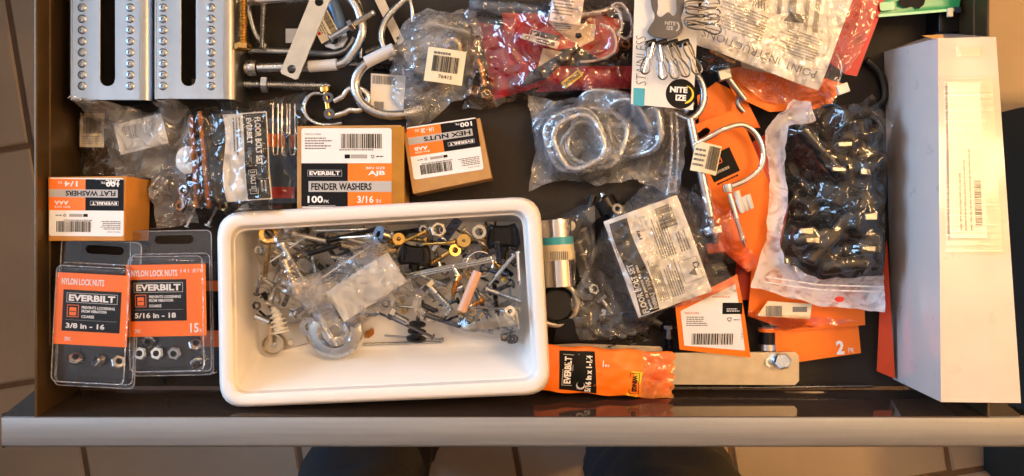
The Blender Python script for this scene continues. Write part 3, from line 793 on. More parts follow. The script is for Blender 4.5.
def fill(n, kinds, zmax=.040, xmin=262):
    for i in range(n):
        best = None
        kind = rn.choice(kinds)
        Lg = {'screw': rn.uniform(18, 34), 'big': rn.uniform(26, 48), 'fine': rn.uniform(14, 22), 'nut': .1, 'washer': .1, 'pin': rn.uniform(22, 36), 'sleeve': rn.uniform(10, 18)}[kind]
        rr = {'screw': 3.6, 'big': 4.6, 'fine': 2.6, 'nut': 4.6, 'washer': 4.6, 'pin': 1.4, 'sleeve': 3.2}[kind]
        for t in range(26):
            px, py, a = rn.uniform(xmin, 516), rn.uniform(229, 345), rn.uniform(0, 2*math.pi)
            q = (px+math.cos(a)*Lg, py+math.sin(a)*Lg)
            if not (in_pile(px, py) and in_pile(*q)): continue
            A, B = U(px, py, .014), U(*q, .014); z = rest(A, B, rr/1000, False)
            if z > zmax: continue
            if best is None or z < best[0]-.002: best = (z, A, B)
        if best is None: continue
        z, A, B = best; cx_ = 512+(A.x+B.x)/2/.736*750; cy_ = 238-(A.y+B.y)/2/.736*750
        where = ['by the left tray wall', 'under the left baggie', 'near the paper baggie', 'near the left black knob', 'near the key ring', 'by the right tray wall'][min(5, max(0, int((cx_-255)/45)))]
        where += ', upper part' if cy_ < 272 else ', lower part'
        rest(A, B, rr/1000 if kind not in ('nut', 'washer') else .0018)
        if kind in ('nut', 'washer'): z = z-rr/1000+.0002
        A = V((A.x, A.y, z)); B = V((B.x, B.y, z))
        mt = rn.choice(['zinc', 'zinc_dull', 'dark_steel', 'dark_steel', 'black_plastic', 'gunmetal', 'brass', 'yzinc', 'steel_tan'])
        hue = dict(zinc='bright zinc', zinc_dull='dull zinc', dark_steel='dark steel', black_plastic='black', gunmetal='gunmetal grey', brass='brass', yzinc='yellow zinc', steel_tan='tan steel')[mt]
        if kind == 'screw': bolt('screw', A, B, 1.7, f'small loose {hue} pan head screw {where}', 'screw', 'pan', 3.5, 2.4, (.15, 1), mt, 1.3, G1, tip=True, single=True, n=8)
        elif kind == 'big': bolt('machine_bolt', A, B, 2.7, f'thick {hue} bolt {where}', 'bolt', rn.choice(['hex', 'pan', 'washer']), 5, 3.6, (rn.uniform(.1, .6), 1), mt, 1.5, 'thick loose bolts in the tray', single=True, n=10)
        elif kind == 'fine': bolt('machine_screw', A, B, 1.5, f'short {hue} machine screw {where}', 'screw', 'hex', 2.6, 1.8, (.1, 1), mt, .9, 'short machine screws in the tray', single=True, n=8)
        elif kind == 'pin': MB().tube([A, B], .0014, mt, 8).build('steel_pin', None, f'thin plain {hue} pin {where}', 'pin', 'thin pins in the tray')
        elif kind == 'sleeve':
            m = MB(); m.lathe(A, B-A, [(0, .0022), (0, .0031), ((B-A).length, .0031), ((B-A).length, .0022)], mt, 14, loop=True); m.build('spacer_sleeve', None, f'short {hue} spacer sleeve {where}', 'spacer', 'spacer sleeves in the tray')
        elif kind == 'nut':
            m = MB(); hexnut(m, A, (rn.uniform(-.15, .15), rn.uniform(-.15, .15), 1), 4.4, 2.3, 3, mt); m.build('hex_nut', None, f'loose {hue} hex nut {where}', 'nut', 'loose nuts in the tray')
        else:
            m = MB(); washer(m, A, (rn.uniform(-.1, .1), rn.uniform(-.1, .1), 1), rn.uniform(4, 5.2), 2.1, .9, mt); m.build('flat_washer', None, f'loose {hue} flat washer {where}', 'washer', 'loose washers in the tray')
fill(110, ['screw', 'black', 'big'][0::2])
fill(170, ['screw', 'screw', 'big', 'fine', 'pin', 'nut', 'washer', 'sleeve'])
fill(75, ['screw', 'big', 'fine', 'nut'], .036, 395)
fill(60, ['big', 'screw', 'washer'], .036, 262)
# --- pieces one can name
def eyebolt(cx, cy, r, px1, py1, th, label, mat='zinc', z=None, thr=(.4, 1), name='eye_bolt'):
    C = U(cx, cy, .014); B = U(px1, py1, .014); d = (B-C).normalized()
    zz = z if z is not None else rest(C, B, th*1.3/1000); C.z = B.z = zz
    root = thing(name, C-V((0, 0, th/1000)), label, 'eye bolt')
    an = math.degrees(math.atan2(d.y, d.x)); pts = [(C.x+r/1000*math.cos(R(an+a)), C.y+r/1000*math.sin(R(an+a)), zz) for a in range(0, 345, 15)]
    MB().tube(pts, th/1000, mat, 10).build('eye', root)
    Lm = (B-C).length*1000; m = MB(); m.lathe(C+d*(r/1000), d, [(0, th*.95/1000), (Lm*thr[0]/1000, th*.95/1000)]+threads(Lm*thr[0]+.01, Lm-r, th, 1.3), mat, 12); m.build('shank', root)
    return root
A, B = lay(360, 345.5, 441, 343, 1.6)
bolt('threaded_rod', A, B, 1.7, 'thin threaded rod lying along the bottom of the white tray', 'rod', 'none', th=(0, 1), mat='zinc_dull', pitch=1.1)
A, B = lay(443, 341, 384, 336, 1.4, 2)
bolt('long_screw', A, B, 1.3, 'long thin screw just above the threaded rod at the tray bottom', 'screw', 'pan', 3.2, 2, (.0, .5), 'zinc_dull', 1.2)
A, B = lay(437, 334, 383, 310, 1.5, 2)
bolt('long_screw', A, B, 1.5, 'long grey screw slanting down right below the white paper baggie', 'screw', 'pan', 3.4, 2, (.5, 1), 'dark_steel', 1.2)
# drywall anchors
def anchor(px0, py0, px1, py1, rmax, label, mat, z=None):
    A, B = U(px0, py0, .02), U(px1, py1, .02); z = z or rest(A, B, rmax*.8/1000); A.z = B.z = z; d = (B-A).normalized(); Lm = (B-A).length
    root = thing('drywall_anchor', V((A.x, A.y, z-rmax/1000)), label, 'wall anchor')
    MB().lathe(A, d, [(0, rmax*.45/1000), (0, rmax*1.05/1000), (.0015, rmax*1.05/1000), (.0016, rmax*.62/1000), (Lm*.6, rmax*.5/1000), (Lm*.9, rmax*.28/1000), (Lm, .0004)], mat, 14).build('body', root)
    n = 150; pts = []; rr = []
    up = V((0, 0, 1)); w_ = d.cross(up)
    for k in range(n):
        t = k/n; a = t*2*math.pi*6; rad = rmax*(.98-.62*t*t)/1000; pts.append(A+d*(Lm*(.08+.78*t))+(up*math.cos(a)+w_*math.sin(a))*rad*.86); rr.append(.0011*(1-.35*t))
    MB().tube(pts, rr, mat, 6).build('screw_thread', root)
anchor(518, 316, 463, 326, 9.5, 'large white nylon drywall anchor with coarse thread at tray bottom right', 'nylon', z=.040)
anchor(284, 331, 277, 296, 8.5, 'white nylon drywall anchor on the strap plate at tray left', 'nylon', z=.032)
# strap plate with round mount
sp = thing('strap_plate', U(285, 342, .0042), 'tan steel strap plate with a round hole in the tray corner', 'plate')
m = MB(); C = [U(270, 328, .006), U(300, 322, .006), U(309, 343, .006), U(272, 353, .006)]
hc = U(291, 343, .006); m.plate([(p.x, p.y) for p in C][::-1], [arc(hc.x, hc.y, .0036, 360, 0, 14)[:-1]], .0045, .006, 'steel_tan'); m.build('plate', sp, bevel=.0003)
cup = thing('round_mount', U(275, 343, .0062), 'round metal cup mount on the strap plate in the tray corner', 'mount')
m = MB(); q = U(274, 344, .0064); m.lathe(q, (0, 0, 1), [(0, .009), (.003, .0112), (.006, .0112), (.006, .0098), (.002, .0085), (.0018, 0.0001)], 'steel_tan', 28, capped=False); m.build('cup', cup)
m = MB(); m.lathe(q+V((0, 0, .002)), (0, 0, 1), [(0, .0035), (.0025, .003), (.003, .001)], 'zinc', 14); m.build('rivet', cup)
m = MB(); m.tube([U(270, 344, .013), U(271, 320, .017), U(279, 300, .021), U(277, 290, .021)], [.0026, .0024, .0022, .0018], 'steel_tan', 10); m.build('arm', cup)
# pulley
pl = thing('pulley', U(336, 332, .005), 'steel pulley wheel with side ear, lying at tray centre left', 'pulley')
q = U(337, 330, .008); m = MB(); m.lathe(q, (0, 0, 1), [(0, .006), (0, .022), (.003, .0265), (.006, .0245), (.0075, .0245), (.0115, .0265), (.0135, .022), (.0135, .016), (.010, .0125), (.010, .006)], 'zinc', 40, loop=True); m.build('wheel', pl)
m = MB(); q2 = U(311, 325, .012); m.lathe(q2, (.1, -.1, 1), [(0, .0042), (0, .0095), (.009, .0095), (.009, .0042)], 'zinc', 22, loop=True); m.build('ear', pl)
m = MB(); m.box((-.012, -.009, 0), (.012, .009, .004), 'zinc'); m.v = [Matrix.Rotation(R(-20), 3, 'Z') @ p+U(318, 329, .011) for p in m.v]; m.build('bracket', pl, bevel=.0012)
# black ribbed plug with its screw
pg = thing('ribbed_plug', U(417, 332, .008), 'black ribbed furniture plug with a screw pointing up the tray', 'plug')
A = U(416, 340, .016); B = U(418, 318, .020); d = (B-A).normalized()
m = MB(); pr = []
for k in range(3): pr += [(k*.0075, .0038), (k*.0075+.0001, .0095-.0008*k), (k*.0075+.0022, .0098-.0008*k), (k*.0075+.0023, .0038)]
m.lathe(A, d, pr, 'black_rubber', 20); m.build('ribs', pg)
m = MB(); m.lathe(B-d*.004, d, threads(0, 20, 2.2, 1.5)+[(.024, .0004)], 'dark_steel', 10); m.build('screw', pg)
# brown chip of wood
m = MB(); q = U(370, 333, .0045); m.plate([(q.x+x/1000, q.y+y/1000) for x, y in ((-5, -4), (-1, -5), (2, -3), (4, -1), (4, 4), (2, 5), (-1, 3), (-4, 2))], [], .0045, .0062, 'wood_chip'); m.build('wood_chip', None, 'brown chip of wood on the tray floor under the baggie', 'chip')
# four dark screws crossing along the top of the pile
def named_bolt(c, r, label, head='hex', hr=None, hh=None, th=(.4, 1), mat='zinc', pitch=1.4, name='bolt', tip=False, zoff=0, cat='bolt', nuts=()):
    A, B = lay(*c, r, (hr or r*1.6)*.8); A.z += zoff; B.z += zoff
    return bolt(name, A, B, r, label, cat, head, hr, hh, th, mat, pitch, tip=tip, nuts=nuts)
named_bolt((321, 231, 392, 229), 2.2, 'long shiny bolt lying along the top edge of the tray', 'hex', 4, 3, (.5, 1), 'zinc')
named_bolt((303, 234, 362, 247), 2.4, 'long steel rod slanting right under the top edge of the tray', 'pan', 3.6, 2.6, (.6, 1), 'steel_tan')
named_bolt((337, 241, 385, 230), 3.0, 'black rod at the top of the pile left of the tray centre', 'pan', 4.6, 3, (.3, 1), 'black_plastic', name='black_rod', cat='rod')
named_bolt((308, 257, 352, 244), 2.8, 'black rod end with silver ball between the two baggies', 'pan', 4.2, 3.4, (.9, 1), 'black_plastic', name='black_rod', cat='rod')
named_bolt((403, 235, 352, 238), 1.6, 'thin bright screw crossing above the white paper baggie', 'pan', 3.4, 2.2, (.4, 1), 'zinc', name='long_screw', cat='screw', tip=True)
named_bolt((431, 231, 398, 246), 1.9, 'brass-coloured screw slanting at the top of the pile', 'pan', 3.8, 2.4, (.3, 1), 'brass', 1.2, 'brass_screw', True, cat='screw')
named_bolt((459, 242, 425, 244), 2.0, 'brass-coloured screw lying flat above the left black knob', 'pan', 3.6, 2.4, (.3, 1), 'brass', 1.2, 'brass_screw', True, cat='screw')
named_bolt((432, 228, 450, 241), 1.7, 'pale screw with washer head near the tray top edge', 'pan', 4, 2.4, (.4, 1), 'zinc', 1.2, 'long_screw', True, cat='screw')
named_bolt((462, 217, 489, 220), 2.0, 'brass-coloured long screw tight under the tray top edge', 'pan', 3.4, 2.4, (.5, 1), 'brass', 1.2, 'brass_screw', cat='screw') if False else None
named_bolt((464, 229, 487, 246), 1.8, 'pale brown screw pointing at the key ring', 'pan', 3.8, 2.4, (.4, 1), 'steel_tan', 1.2, 'long_screw', True, cat='screw')
named_bolt((515, 253, 484, 290), 2.2, 'chrome bolt slanting down left from the right black knob', 'pan', 4.2, 2.8, (.6, 1), 'zinc', 1.2, 'carriage_bolt')
named_bolt((486, 286, 520, 298), 2.6, 'bluish zinc bolt beside the right tray wall', 'pan', 4.2, 2.8, (.4, 1), 'zinc', 1.2, 'carriage_bolt')
named_bolt((517, 250, 519, 282), 1.8, 'chrome cotter pin along the right tray wall', 'pan', 3, 2.4, (.9, 1), 'chrome', name='cotter_pin', cat='pin')
named_bolt((431, 281, 451, 302), 4.0, 'thick zinc hex bolt pointing down right at tray centre', 'hex', 7.6, 5, (.45, 1), 'zinc', 1.5, 'hex_bolt', zoff=.006)
named_bolt((395, 309, 412, 318), 3.6, 'short zinc hex bolt under the tip of the paper baggie', 'hex', 6.4, 5, (.3, 1), 'zinc', 1.3, 'hex_bolt')
named_bolt((463, 272, 455, 293), 2.6, 'copper-brown screw left of the pink dowel', 'washer', 4.8, 2.4, (.3, 1), 'copper', 1.4, 'copper_screw', True, cat='screw')
named_bolt((486, 296, 470, 304), 2.6, 'copper-brown screw right of the pink dowel', 'washer', 5, 2.4, (.3, 1), 'copper', 1.4, 'copper_screw', True, cat='screw')
named_bolt((520, 305, 470, 303), 1.6, 'long thin screw above the large drywall anchor', 'pan', 3.4, 2, (.4, 1), 'zinc_dull', 1.2, 'long_screw', True, cat='screw')
named_bolt((497, 238, 500, 262), 3.0, 'blue-grey stud sticking out below the right black knob', 'none', th=(.0, 1), mat='dark_steel', name='stud', zoff=.004)
A, B = lay(480, 269, 465, 306, 4.2)
dw = MB(); dw.tube([A, B], .0042, 'wood_pink', 16); dw.build('wooden_dowel', None, 'pinkish wooden dowel standing out of the pile at tray right', 'dowel')
# hollow spacers and eyes with clear round shapes
def ringthing(name, px, py, Rm, rin, h, label, mat, tilt=(0, 0, 1), cat='washer', hexa=False, dz=0):
    q = U(px, py, .018); z = rest(q, q, Rm*.7/1000); q.z = z-Rm*.7/1000+.0006+dz; m = MB()
    if hexa: hexnut(m, q, tilt, Rm, rin, h, mat)
    else: washer(m, q, tilt, Rm, rin, h, mat, 28)
    return m.build(name, None, label, cat)
ringthing('coupling_nut', 480, 233, 6.6, 3.6, 8, 'dark round coupling nut left of the right black knob', 'zinc_dull', (.1, .1, 1), 'nut')
ringthing('flat_washer', 490, 222.5, 6, 3.6, 1.4, 'open washer at the top edge above the right knob', 'zinc', (.1, -.2, 1))
ringthing('cup_washer', 466, 241, 6.2, 1.6, 3, 'brass finishing washer just left of the coupling nut', 'brass', (0, .2, 1))
ringthing('cup_washer', 457, 250, 5.6, 3.0, 2, 'small brass ring below the brass finishing washer', 'brass', (.3, .2, 1))
ringthing('hex_nut', 442, 231, 7.5, 4.4, 5, 'large tan hex nut near the tray top edge', 'steel_tan', (.1, .2, 1), 'nut', True)
ringthing('cup_washer', 407, 239, 5.4, 2, 3, 'gold grommet in the pile left of the tray centre', 'brass', (.2, .1, 1))
ringthing('small_gear', 394, 236, 7.8, 3.0, 7, 'silver toggle bolt hub at the left of the black knob', 'dark_steel', (-.9, .3, 1), 'hub')
ringthing('flat_washer', 510, 307, 5.0, 2.2, 1.2, 'small white washer above the large drywall anchor', 'nylon', (.1, .2, 1))
ringthing('bushing', 276, 236, 9, 5, 7, 'brass bushing at the top left of the pile', 'brass', (.5, .3, 1), 'bushing')
# key ring
q = U(480, 264, .036); m = MB()
for k in range(2): m.tube([(q.x+.0125*math.cos(R(a)), q.y+.0118*math.sin(R(a)), q.z+.0014*k+.0006*math.sin(R(a))) for a in range(0, 360, 12)], .0008, 'chrome', 8, closed=True)
m.build('key_ring', None, 'thin chrome split ring lying on top of the pile', 'ring')
# flat steel tie bar crossing the pile
m = MB(); a, b = U(404, 277, .033), U(497, 258, .036); d = (b-a).normalized(); s_ = V((-d.y, d.x, 0))*.0031
for o_, w_ in ((0, 1),):
    m.hexa([a-s_, b-s_, b+s_, a+s_], [p+V((0, 0, .0022)) for p in (a-s_, b-s_, b+s_, a+s_)], 'zinc_dull')
    m.tube([a+V((0, 0, .0026)), b+V((0, 0, .0026))], .0011, 'zinc', 8)
m.build('steel_bar', None, 'long flat steel bar slanting across the pile under the key ring', 'bar', bevel=.0004)
# black wing knobs
def knob(px, py, w_, h_, ang, label, z=.026):
    root = thing('knob', U(px, py, z-.01), label, 'knob'); C = U(px, py, z); a, b = w_/2000, h_/2000
    m = MB(); o = [(-a*.86, -b*.9), (-a*.35, -b*.72), (a*.35, -b*.72), (a*.86, -b*.9), (a, -b*.5), (a*.9, b*.5), (a*.72, b), (a*.3, b*.86), (-a*.3, b*.86), (-a*.72, b), (-a*.9, b*.5), (-a, -b*.5)]
    M_ = Matrix.Rotation(R(ang), 3, 'Z'); layers = []
    for zz, sc_ in ((-.006, .86), (-.002, 1), (.003, 1), (.006, .93), (.0078, .76)): layers.append([C+M_@V((x*sc_, y*sc_, zz)) for x, y in o])
    n = len(o); vs = [p for l in layers for p in l]
    m.add(vs, [(k*n+i, k*n+(i+1) % n, (k+1)*n+(i+1) % n, (k+1)*n+i) for k in range(4) for i in range(n)]+[tuple(range(4*n, 5*n)), tuple(reversed(range(n)))], 'black_plastic')
    m.build('grip', root, angle=30, bevel=.0006)
    m = MB(); m.lathe(C+M_@V((0, -b*.7, -.001)), M_@V((0, -1, 0)), [(0, a*.34), (.005, a*.3), (.0051, .0024), (.012, .0022)], 'black_plastic', 18); m.build('hub', root)
    m = MB(); 
    for sx in (-1, 1): m.hexa([C+M_@V((sx*a*.55-.0012, -b*.6, .0075)), C+M_@V((sx*a*.55+.0012, -b*.6, .0075)), C+M_@V((sx*a*.5+.0012, b*.7, .0075)), C+M_@V((sx*a*.5-.0012, b*.7, .0075))], [C+M_@V((sx*a*.55-.0004, -b*.55, .009)), C+M_@V((sx*a*.55+.0004, -b*.55, .009)), C+M_@V((sx*a*.5+.0004, b*.6, .009)), C+M_@V((sx*a*.5-.0004, b*.6, .009))], 'black_plastic')
    m.build('ridge', root)
knob(415, 256, 32, 23, -6, 'black plastic wing knob left of the flat steel bar', .034)
knob(503, 237, 33, 26, 2, 'black plastic wing knob in the top right corner of the tray', .034)
# dark blue hinge leaf
m = MB(); a, b = U(441, 243, .036), U(459, 219, .038)
d = (b-a).normalized(); s_ = d.cross(V((0, 0, 1)))*.0045; m.hexa([a-s_, a+s_, b+s_, b-s_][::-1], [p+V((0, 0, .004)) for p in [a-s_, a+s_, b+s_, b-s_][::-1]], 'navy')
for k in range(4): p = a.lerp(b, .15+.22*k); m.box((p.x-.003, p.y-.0006, p.z+.004), (p.x+.003, p.y+.0008, p.z+.0052), 'black_plastic')
m.build('hinge_clip', None, 'dark blue ribbed clip standing above the flat steel bar', 'clip', bevel=.0004)
# clear plastic disc spacer
m = MB(); washer(m, U(432, 302, .034), (.3, -.2, 1), 19, 11, 3, 'film_milky', 30); m.build('clear_ring', None, 'cloudy clear plastic ring right of the paper baggie', 'ring')
m = MB(); pts = PX([(441, 316, .018), (446, 321, .018), (452, 318, .018), (458, 316, .018)]); m.tube(smoothpath(pts, 4), .0012, 'black_plastic', 8); m.build('plastic_hook', None, 'small black wire hook beside the drywall anchor tip', 'hook')
# ---- two zip baggies in the tray
for k, (c, r) in enumerate((((294, 242, 318, 283), 3.6), ((289, 268, 304, 289), 2.2), ((300, 258, 312, 290), 2.4), ((282, 285, 298, 296), 2.0))):
    A, B = U(c[0], c[1], .030), U(c[2], c[3], .030)
    z = rest(A, B, r*1.4/1000); A.z = B.z = z
    bolt('bagged_bolt', A, B, r, ['thick steel bolt inside the left baggie, topmost', 'short pale screw inside the left baggie, nearest its left corner', 'slim screw inside the left baggie beside the thick bolt', 'small tan screw at the lower end of the left baggie'][k], 'bolt', 'pan', r*1.6, r, (.4, 1), ['zinc', 'copper', 'steel_tan', 'steel_tan'][k], 1.3)
bg_ = bag('baggie', [(247, 257), (272, 234), (302, 227), (322, 262), (332, 300), (300, 322), (268, 300), (256, 282)], .035, 'film_gold', 'crinkled clear baggie with bolts at the upper left of the tray', res=2.6, amp=2.6, freq=70, relax=20, seed=2)
m = MB(); C = [(286, 268), (298, 228)]; m.tube(PX([(270, 262, .044), (300, 241, .046), (308, 236, .046)]), .0007, 'nylon', 6); m.build('zip_strip', bg_)
# baggie with white paper
fn = flat(366, 287, .047, 33, gx=.02, gy=.02, bend=lambda u, v: .6*math.sin(u*.09)+.5*math.sin(v*.15+u*.05))
root = thing('paper_baggie', U(362, 290, .03), 'clear zip baggie with a blank white paper slip in the tray', 'bag')
sheet(fn, (-35, -16.5, 35, 16.5), 'white_paper', g=10, th=.3).build('paper_slip', root, smooth=True)
film_mesh([(297, 284), (378, 231), (419, 291), (398, 304), (350, 331), (318, 319)], .048, 'film_milky', res=2.9, amp=1.5, freq=60, seed=5, relax=20).build('film', root, angle=60)
m = MB(); m.tube(PX([(312, 285, .051), (345, 262, .051), (380, 240, .050)]), .0006, 'tape_white', 6); m.build('zip_strip', root)
m = MB(); m.tube(PX([(306, 290, .050), (322, 318, .046), (337, 346, .036)]), .0010, 'tape_white', 6); m.build('zip_strip', root)
film_mesh([(300, 288), (325, 272), (352, 340), (330, 350)], .03, 'film_milky', res=2.9, amp=1.2, freq=60, seed=6, relax=20).build('seal_strip', root, angle=60)
bag('loose_film', [(452, 316), (500, 296), (523, 322), (520, 338), (478, 343), (446, 336)], .03, 'film', 'clear plastic film draped over the large drywall anchor', res=2.9, amp=1.5, freq=60, seed=8)
# ================================================================ STEEL HARDWARE BEHIND THE BOXES (top left)
def rod(name, pts, r, label, mat='zinc', cat='rod', n=12, sub=6, parent=None, closed=False):
    P = PX(pts); P = smoothpath(P, sub, closed) if len(P) > 2 else P
    return MB().tube(P, r/1000, mat, n, closed=closed).build(name, parent, label, cat if parent is None else None)
def pbolt(name, a, b, r, label, **k): return bolt(name, U(*a), U(*b), r, label, **k)
pbolt('threaded_rod', (243, -30, .040), (243, 49, .040), 4.2, 'brass-coloured threaded rod pointing straight up beside the second bracket', head='none', th=(0, .93), mat='yzinc', pitch=1.7, nuts=(.93,), cat='rod')
pbolt('threaded_rod', (233, 84, .018), (330, 86, .018), 4.6, 'long horizontal zinc threaded rod with a hex nut, lowest of the steel rods', head='none', th=(.02, 1), mat='zinc', pitch=1.6, nuts=(.30,), cat='rod')
ub = thing('hitch_pin', U(300, 40, .012), 'thick steel pin bent round into a loop, white tape on its shank', 'pin')
pts = smoothpath(PX([(258, 68, .024), (300, 67, .024), (338, 65, .025), (352, 54, .026), (362, 34, .028), (358, 10, .028), (345, -8, .028)]), 7)
MB().tube(pts, .0046, 'zinc', 14).build('loop', ub)
m = MB(); m.lathe(U(257, 68, .024), (-1, 0, 0), [(0, .0070), (.004, .0082), (.0085, .0078), (.011, .006), (.0115, .0001)], 'zinc', 20); m.build('head', ub)
m = MB(); m.tube(smoothpath(PX([(309, 66.5, .025), (325, 65.5, .025), (337, 64.5, .0255)]), 3), .0056, 'tape_white', 14); m.build('tape', ub)
rod('steel_rod', [(249, 51, .011), (292, 52, .011), (330, 54, .012), (346, 49, .013), (354, 38, .013)], 3.4, 'smooth steel rod curving up behind the taped pin', 'zinc_dull')
rod('steel_ring', [(246, -8, .013), (250, 14, .014), (256, 34, .014), (266, 47, .015)], 2.6, 'curved steel wire arc beside the brass-coloured threaded rod', 'zinc', 'ring')
pbolt('threaded_bolt', (264, -4, .020), (262, 48, .018), 2.7, 'small zinc threaded bolt crossing the steel arc', head='hex', th=(.1, 1), pitch=1.4, mat='zinc')
m = MB(); m.tube(PX([(248, 1, .024), (275, 0, .024), (322, -3, .024)]), .0042, 'zinc', 12); m.build('steel_rod', None, 'horizontal steel rod cut off by the top edge of the picture', 'rod')
# link plate
def strap(name, px0, py0, px1, py1, w_, z0, z1, label, mat, holes=(.1, .92), hr=3.6, th=1.8, taper=1, cat='plate'):
    A, B = U(px0, py0, z0), U(px1, py1, z1); L_ = (B-A).length*1000; d = (B-A).normalized(); s_ = V((-d.y, d.x, 0)).normalized(); up = d.cross(s_)
    if up.z < 0: up = -up
    h = w_/2; o = arc(h*.7, 0, h, 210, 150, 1)[:0]+[(2, -h), (L_-2, -h*taper), (L_, -h*taper+2), (L_, h*taper-2), (L_-2, h*taper), (2, h), (0, h-2), (0, -h+2)]
    hs = [arc(L_*f, 0, hr, 360, 0, 16)[:-1] for f in holes]
    m = MB(); m.plate(o, hs, 0, th, mat, lambda x, y, z: A+d*(x/1000)+s_*(y/1000)+up*(z/1000)); return m.build(name, None, label, cat, bevel=.0003)
strap('link_plate', 289, 77, 323, -6, 18, .034, .036, 'flat grey steel link plate with holes, slanting across the taped pin', 'steel_tan', holes=(.09, .90), hr=4.2)
strap('steel_strap', 377, -6, 401, 44, 9, .008, .010, 'narrow tan steel strap slanting between the two big steel rings', 'steel_tan', holes=(.9,), hr=2)
tg = thing('price_tag', U(325, 25, .024), 'cream card tag with barcode and a red mark beside the link plate', 'tag')
fn = flat(324, 26, .026, -62); sheet(fn, [(-14, -10), (14, -10), (14, 10), (-14, 10)], 'cream_paper').build('card', tg, smooth=False)
P = Print(fn); P.barcode(-13, 3, 13, 9, 4); P.lines(-12, -8, 11, 1, 4, 'ink_grey', 3, 2); P.rect(3, -9, 6, -6, 'red', 4); P.build('print', tg, smooth=False)
cl = thing('clevis', U(335, 36, .014), 'zinc clevis fitting with blue coated tube, above the curved steel rod', 'fitting')
MB().tube(PX([(329, -6, .020), (336, 12, .020), (342, 30, .021)]), .0062, 'wire_blue', 14).build('blue_tube', cl)
m = MB(); C = U(334, 41, .019); m.plate([(C.x+x/1000, C.y+y/1000) for x, y in [(-12, 2), (-8, -6), (0, -8.5), (9, -6), (14, 2), (12, 9), (-10, 10)]], [arc(C.x+.0002, C.y+.0008, .0046, 360, 0, 16)[:-1]], .0185, .021, 'zinc'); m.build('ear', cl, bevel=.0004)
pbolt('hex_bolt', (329, 39, .030), (374, 12, .034), 3.2, 'zinc bolt slanting up right through the loop of the taped pin', head='pan', hr=4.6, hh=3, th=(.55, 1), mat='zinc', nuts=(.45,))
m = MB(); m.box((-.006, -.007, 0), (.006, .007, .001), 'tape_white'); m.v = [p+U(292, 36, .006) for p in m.v]; m.build('blue_slip', None, 'small pale slip on the drawer liner left of the link plate', 'slip')
rod('steel_ring', [(414, -8, .022), (400, 4, .022), (387, 18, .022), (381, 34, .021), (385, 50, .020), (392, 60, .018)], 3.3, 'rounded zinc hook arc behind the cloudy pulley bag', 'zinc', 'ring')
rod('steel_wire', [(352, -6, .018), (361, 8, .018), (361, 58, .016)], 1.5, 'thin straight steel wire behind the taped pin', 'zinc_dull', 'wire')
rod('steel_wire', [(408, -5, .019), (412, 8, .018), (413, 22, .016)], 2.2, 'short steel wire end at the top left of the pulley bag', 'zinc', 'wire')
br = thing('steel_loop', U(385, 90, .012), 'large thick zinc loop curving round below the pulley bag, white tape at its upper end', 'ring')
pts = smoothpath(PX([(394, 50, .033), (378, 57, .032), (362, 68, .031), (355, 84, .030), (361, 102, .029), (378, 113, .028), (400, 115, .026), (422, 109, .022)]), 7)
MB().tube(pts, .0046, 'zinc', 14).build('loop', br)
MB().tube(smoothpath(PX([(366, 62.5, .033), (380, 55.5, .034), (394, 49, .0345)]), 3), .0058, 'tape_white', 14).build('tape', br)
pbolt('threaded_bolt', (368, 67, .011), (402, 69, .011), 4.2, 'dark threaded bolt lying horizontally under the pulley bag', head='none', th=(0, 1), mat='dark_steel', pitch=1.6, cat='bolt')
pbolt('threaded_bolt', (345, 64, .010), (368, 65, .010), 3.2, 'thin steel bolt end between the taped pin and the big loop', head='none', th=(0, 1), mat='zinc', pitch=1.4, cat='bolt')
pbolt('threaded_bolt', (362, 54, .010), (384, 46, .011), 3.4, 'dull steel bolt slanting under the big loop', head='none', th=(0, 1), mat='zinc_dull', pitch=1.4, cat='bolt')
# bow shackle
sh = thing('shackle', U(348, 98, .008), 'chrome bow shackle lying behind the fender washers box', 'shackle')
pts = smoothpath(PX([(334, 101, .020), (343, 96, .021), (349, 89, .022), (358, 88, .022), (366, 93, .021), (368, 102, .020), (360, 110, .020), (350, 110, .020), (344, 113, .020), (332, 116, .020)]), 6)
MB().tube(pts, .0030, 'chrome', 12).build('bow', sh)
for x, y in ((330, 99), (331, 115)):
    m = MB(); m.lathe(U(x, y, .016), (0, 0, 1), [(0, .002), (0, .0052), (.008, .0052), (.008, .002)], 'dark_steel', 18, loop=True); m.build('eye', sh)
m = MB(); m.lathe(U(325, 88, .020), (.15, -1, 0), [(0, .0058), (.004, .0058), (.0041, .0028), (.03, .0028)], 'brass', 18); m.build('pin', sh)
rod('steel_ring', [(326, 94, .012), (312, 94, .012), (304, 106, .012), (309, 119, .012), (324, 125, .013), (342, 123, .013)], 2.4, 'thin pale steel ring between the shackle and the fender washers box', 'zinc', 'ring')
cd = thing('label_card', U(385, 95, .014), 'white cardboard slip with barcode inside the big steel loop', 'label')
fn = flat(389, 94, .018, -4); sheet(fn, [(-17, -18), (15, -18), (15, 19), (-19, 19)], 'white_paper').build('card', cd, smooth=False)
P = Print(fn); P.barcode(-17, 9, 6, 17, 3, 'ink_grey'); P.barcode(-14, -17, -4, -8, 6, 'ink_grey'); P.build('print', cd, smooth=False)
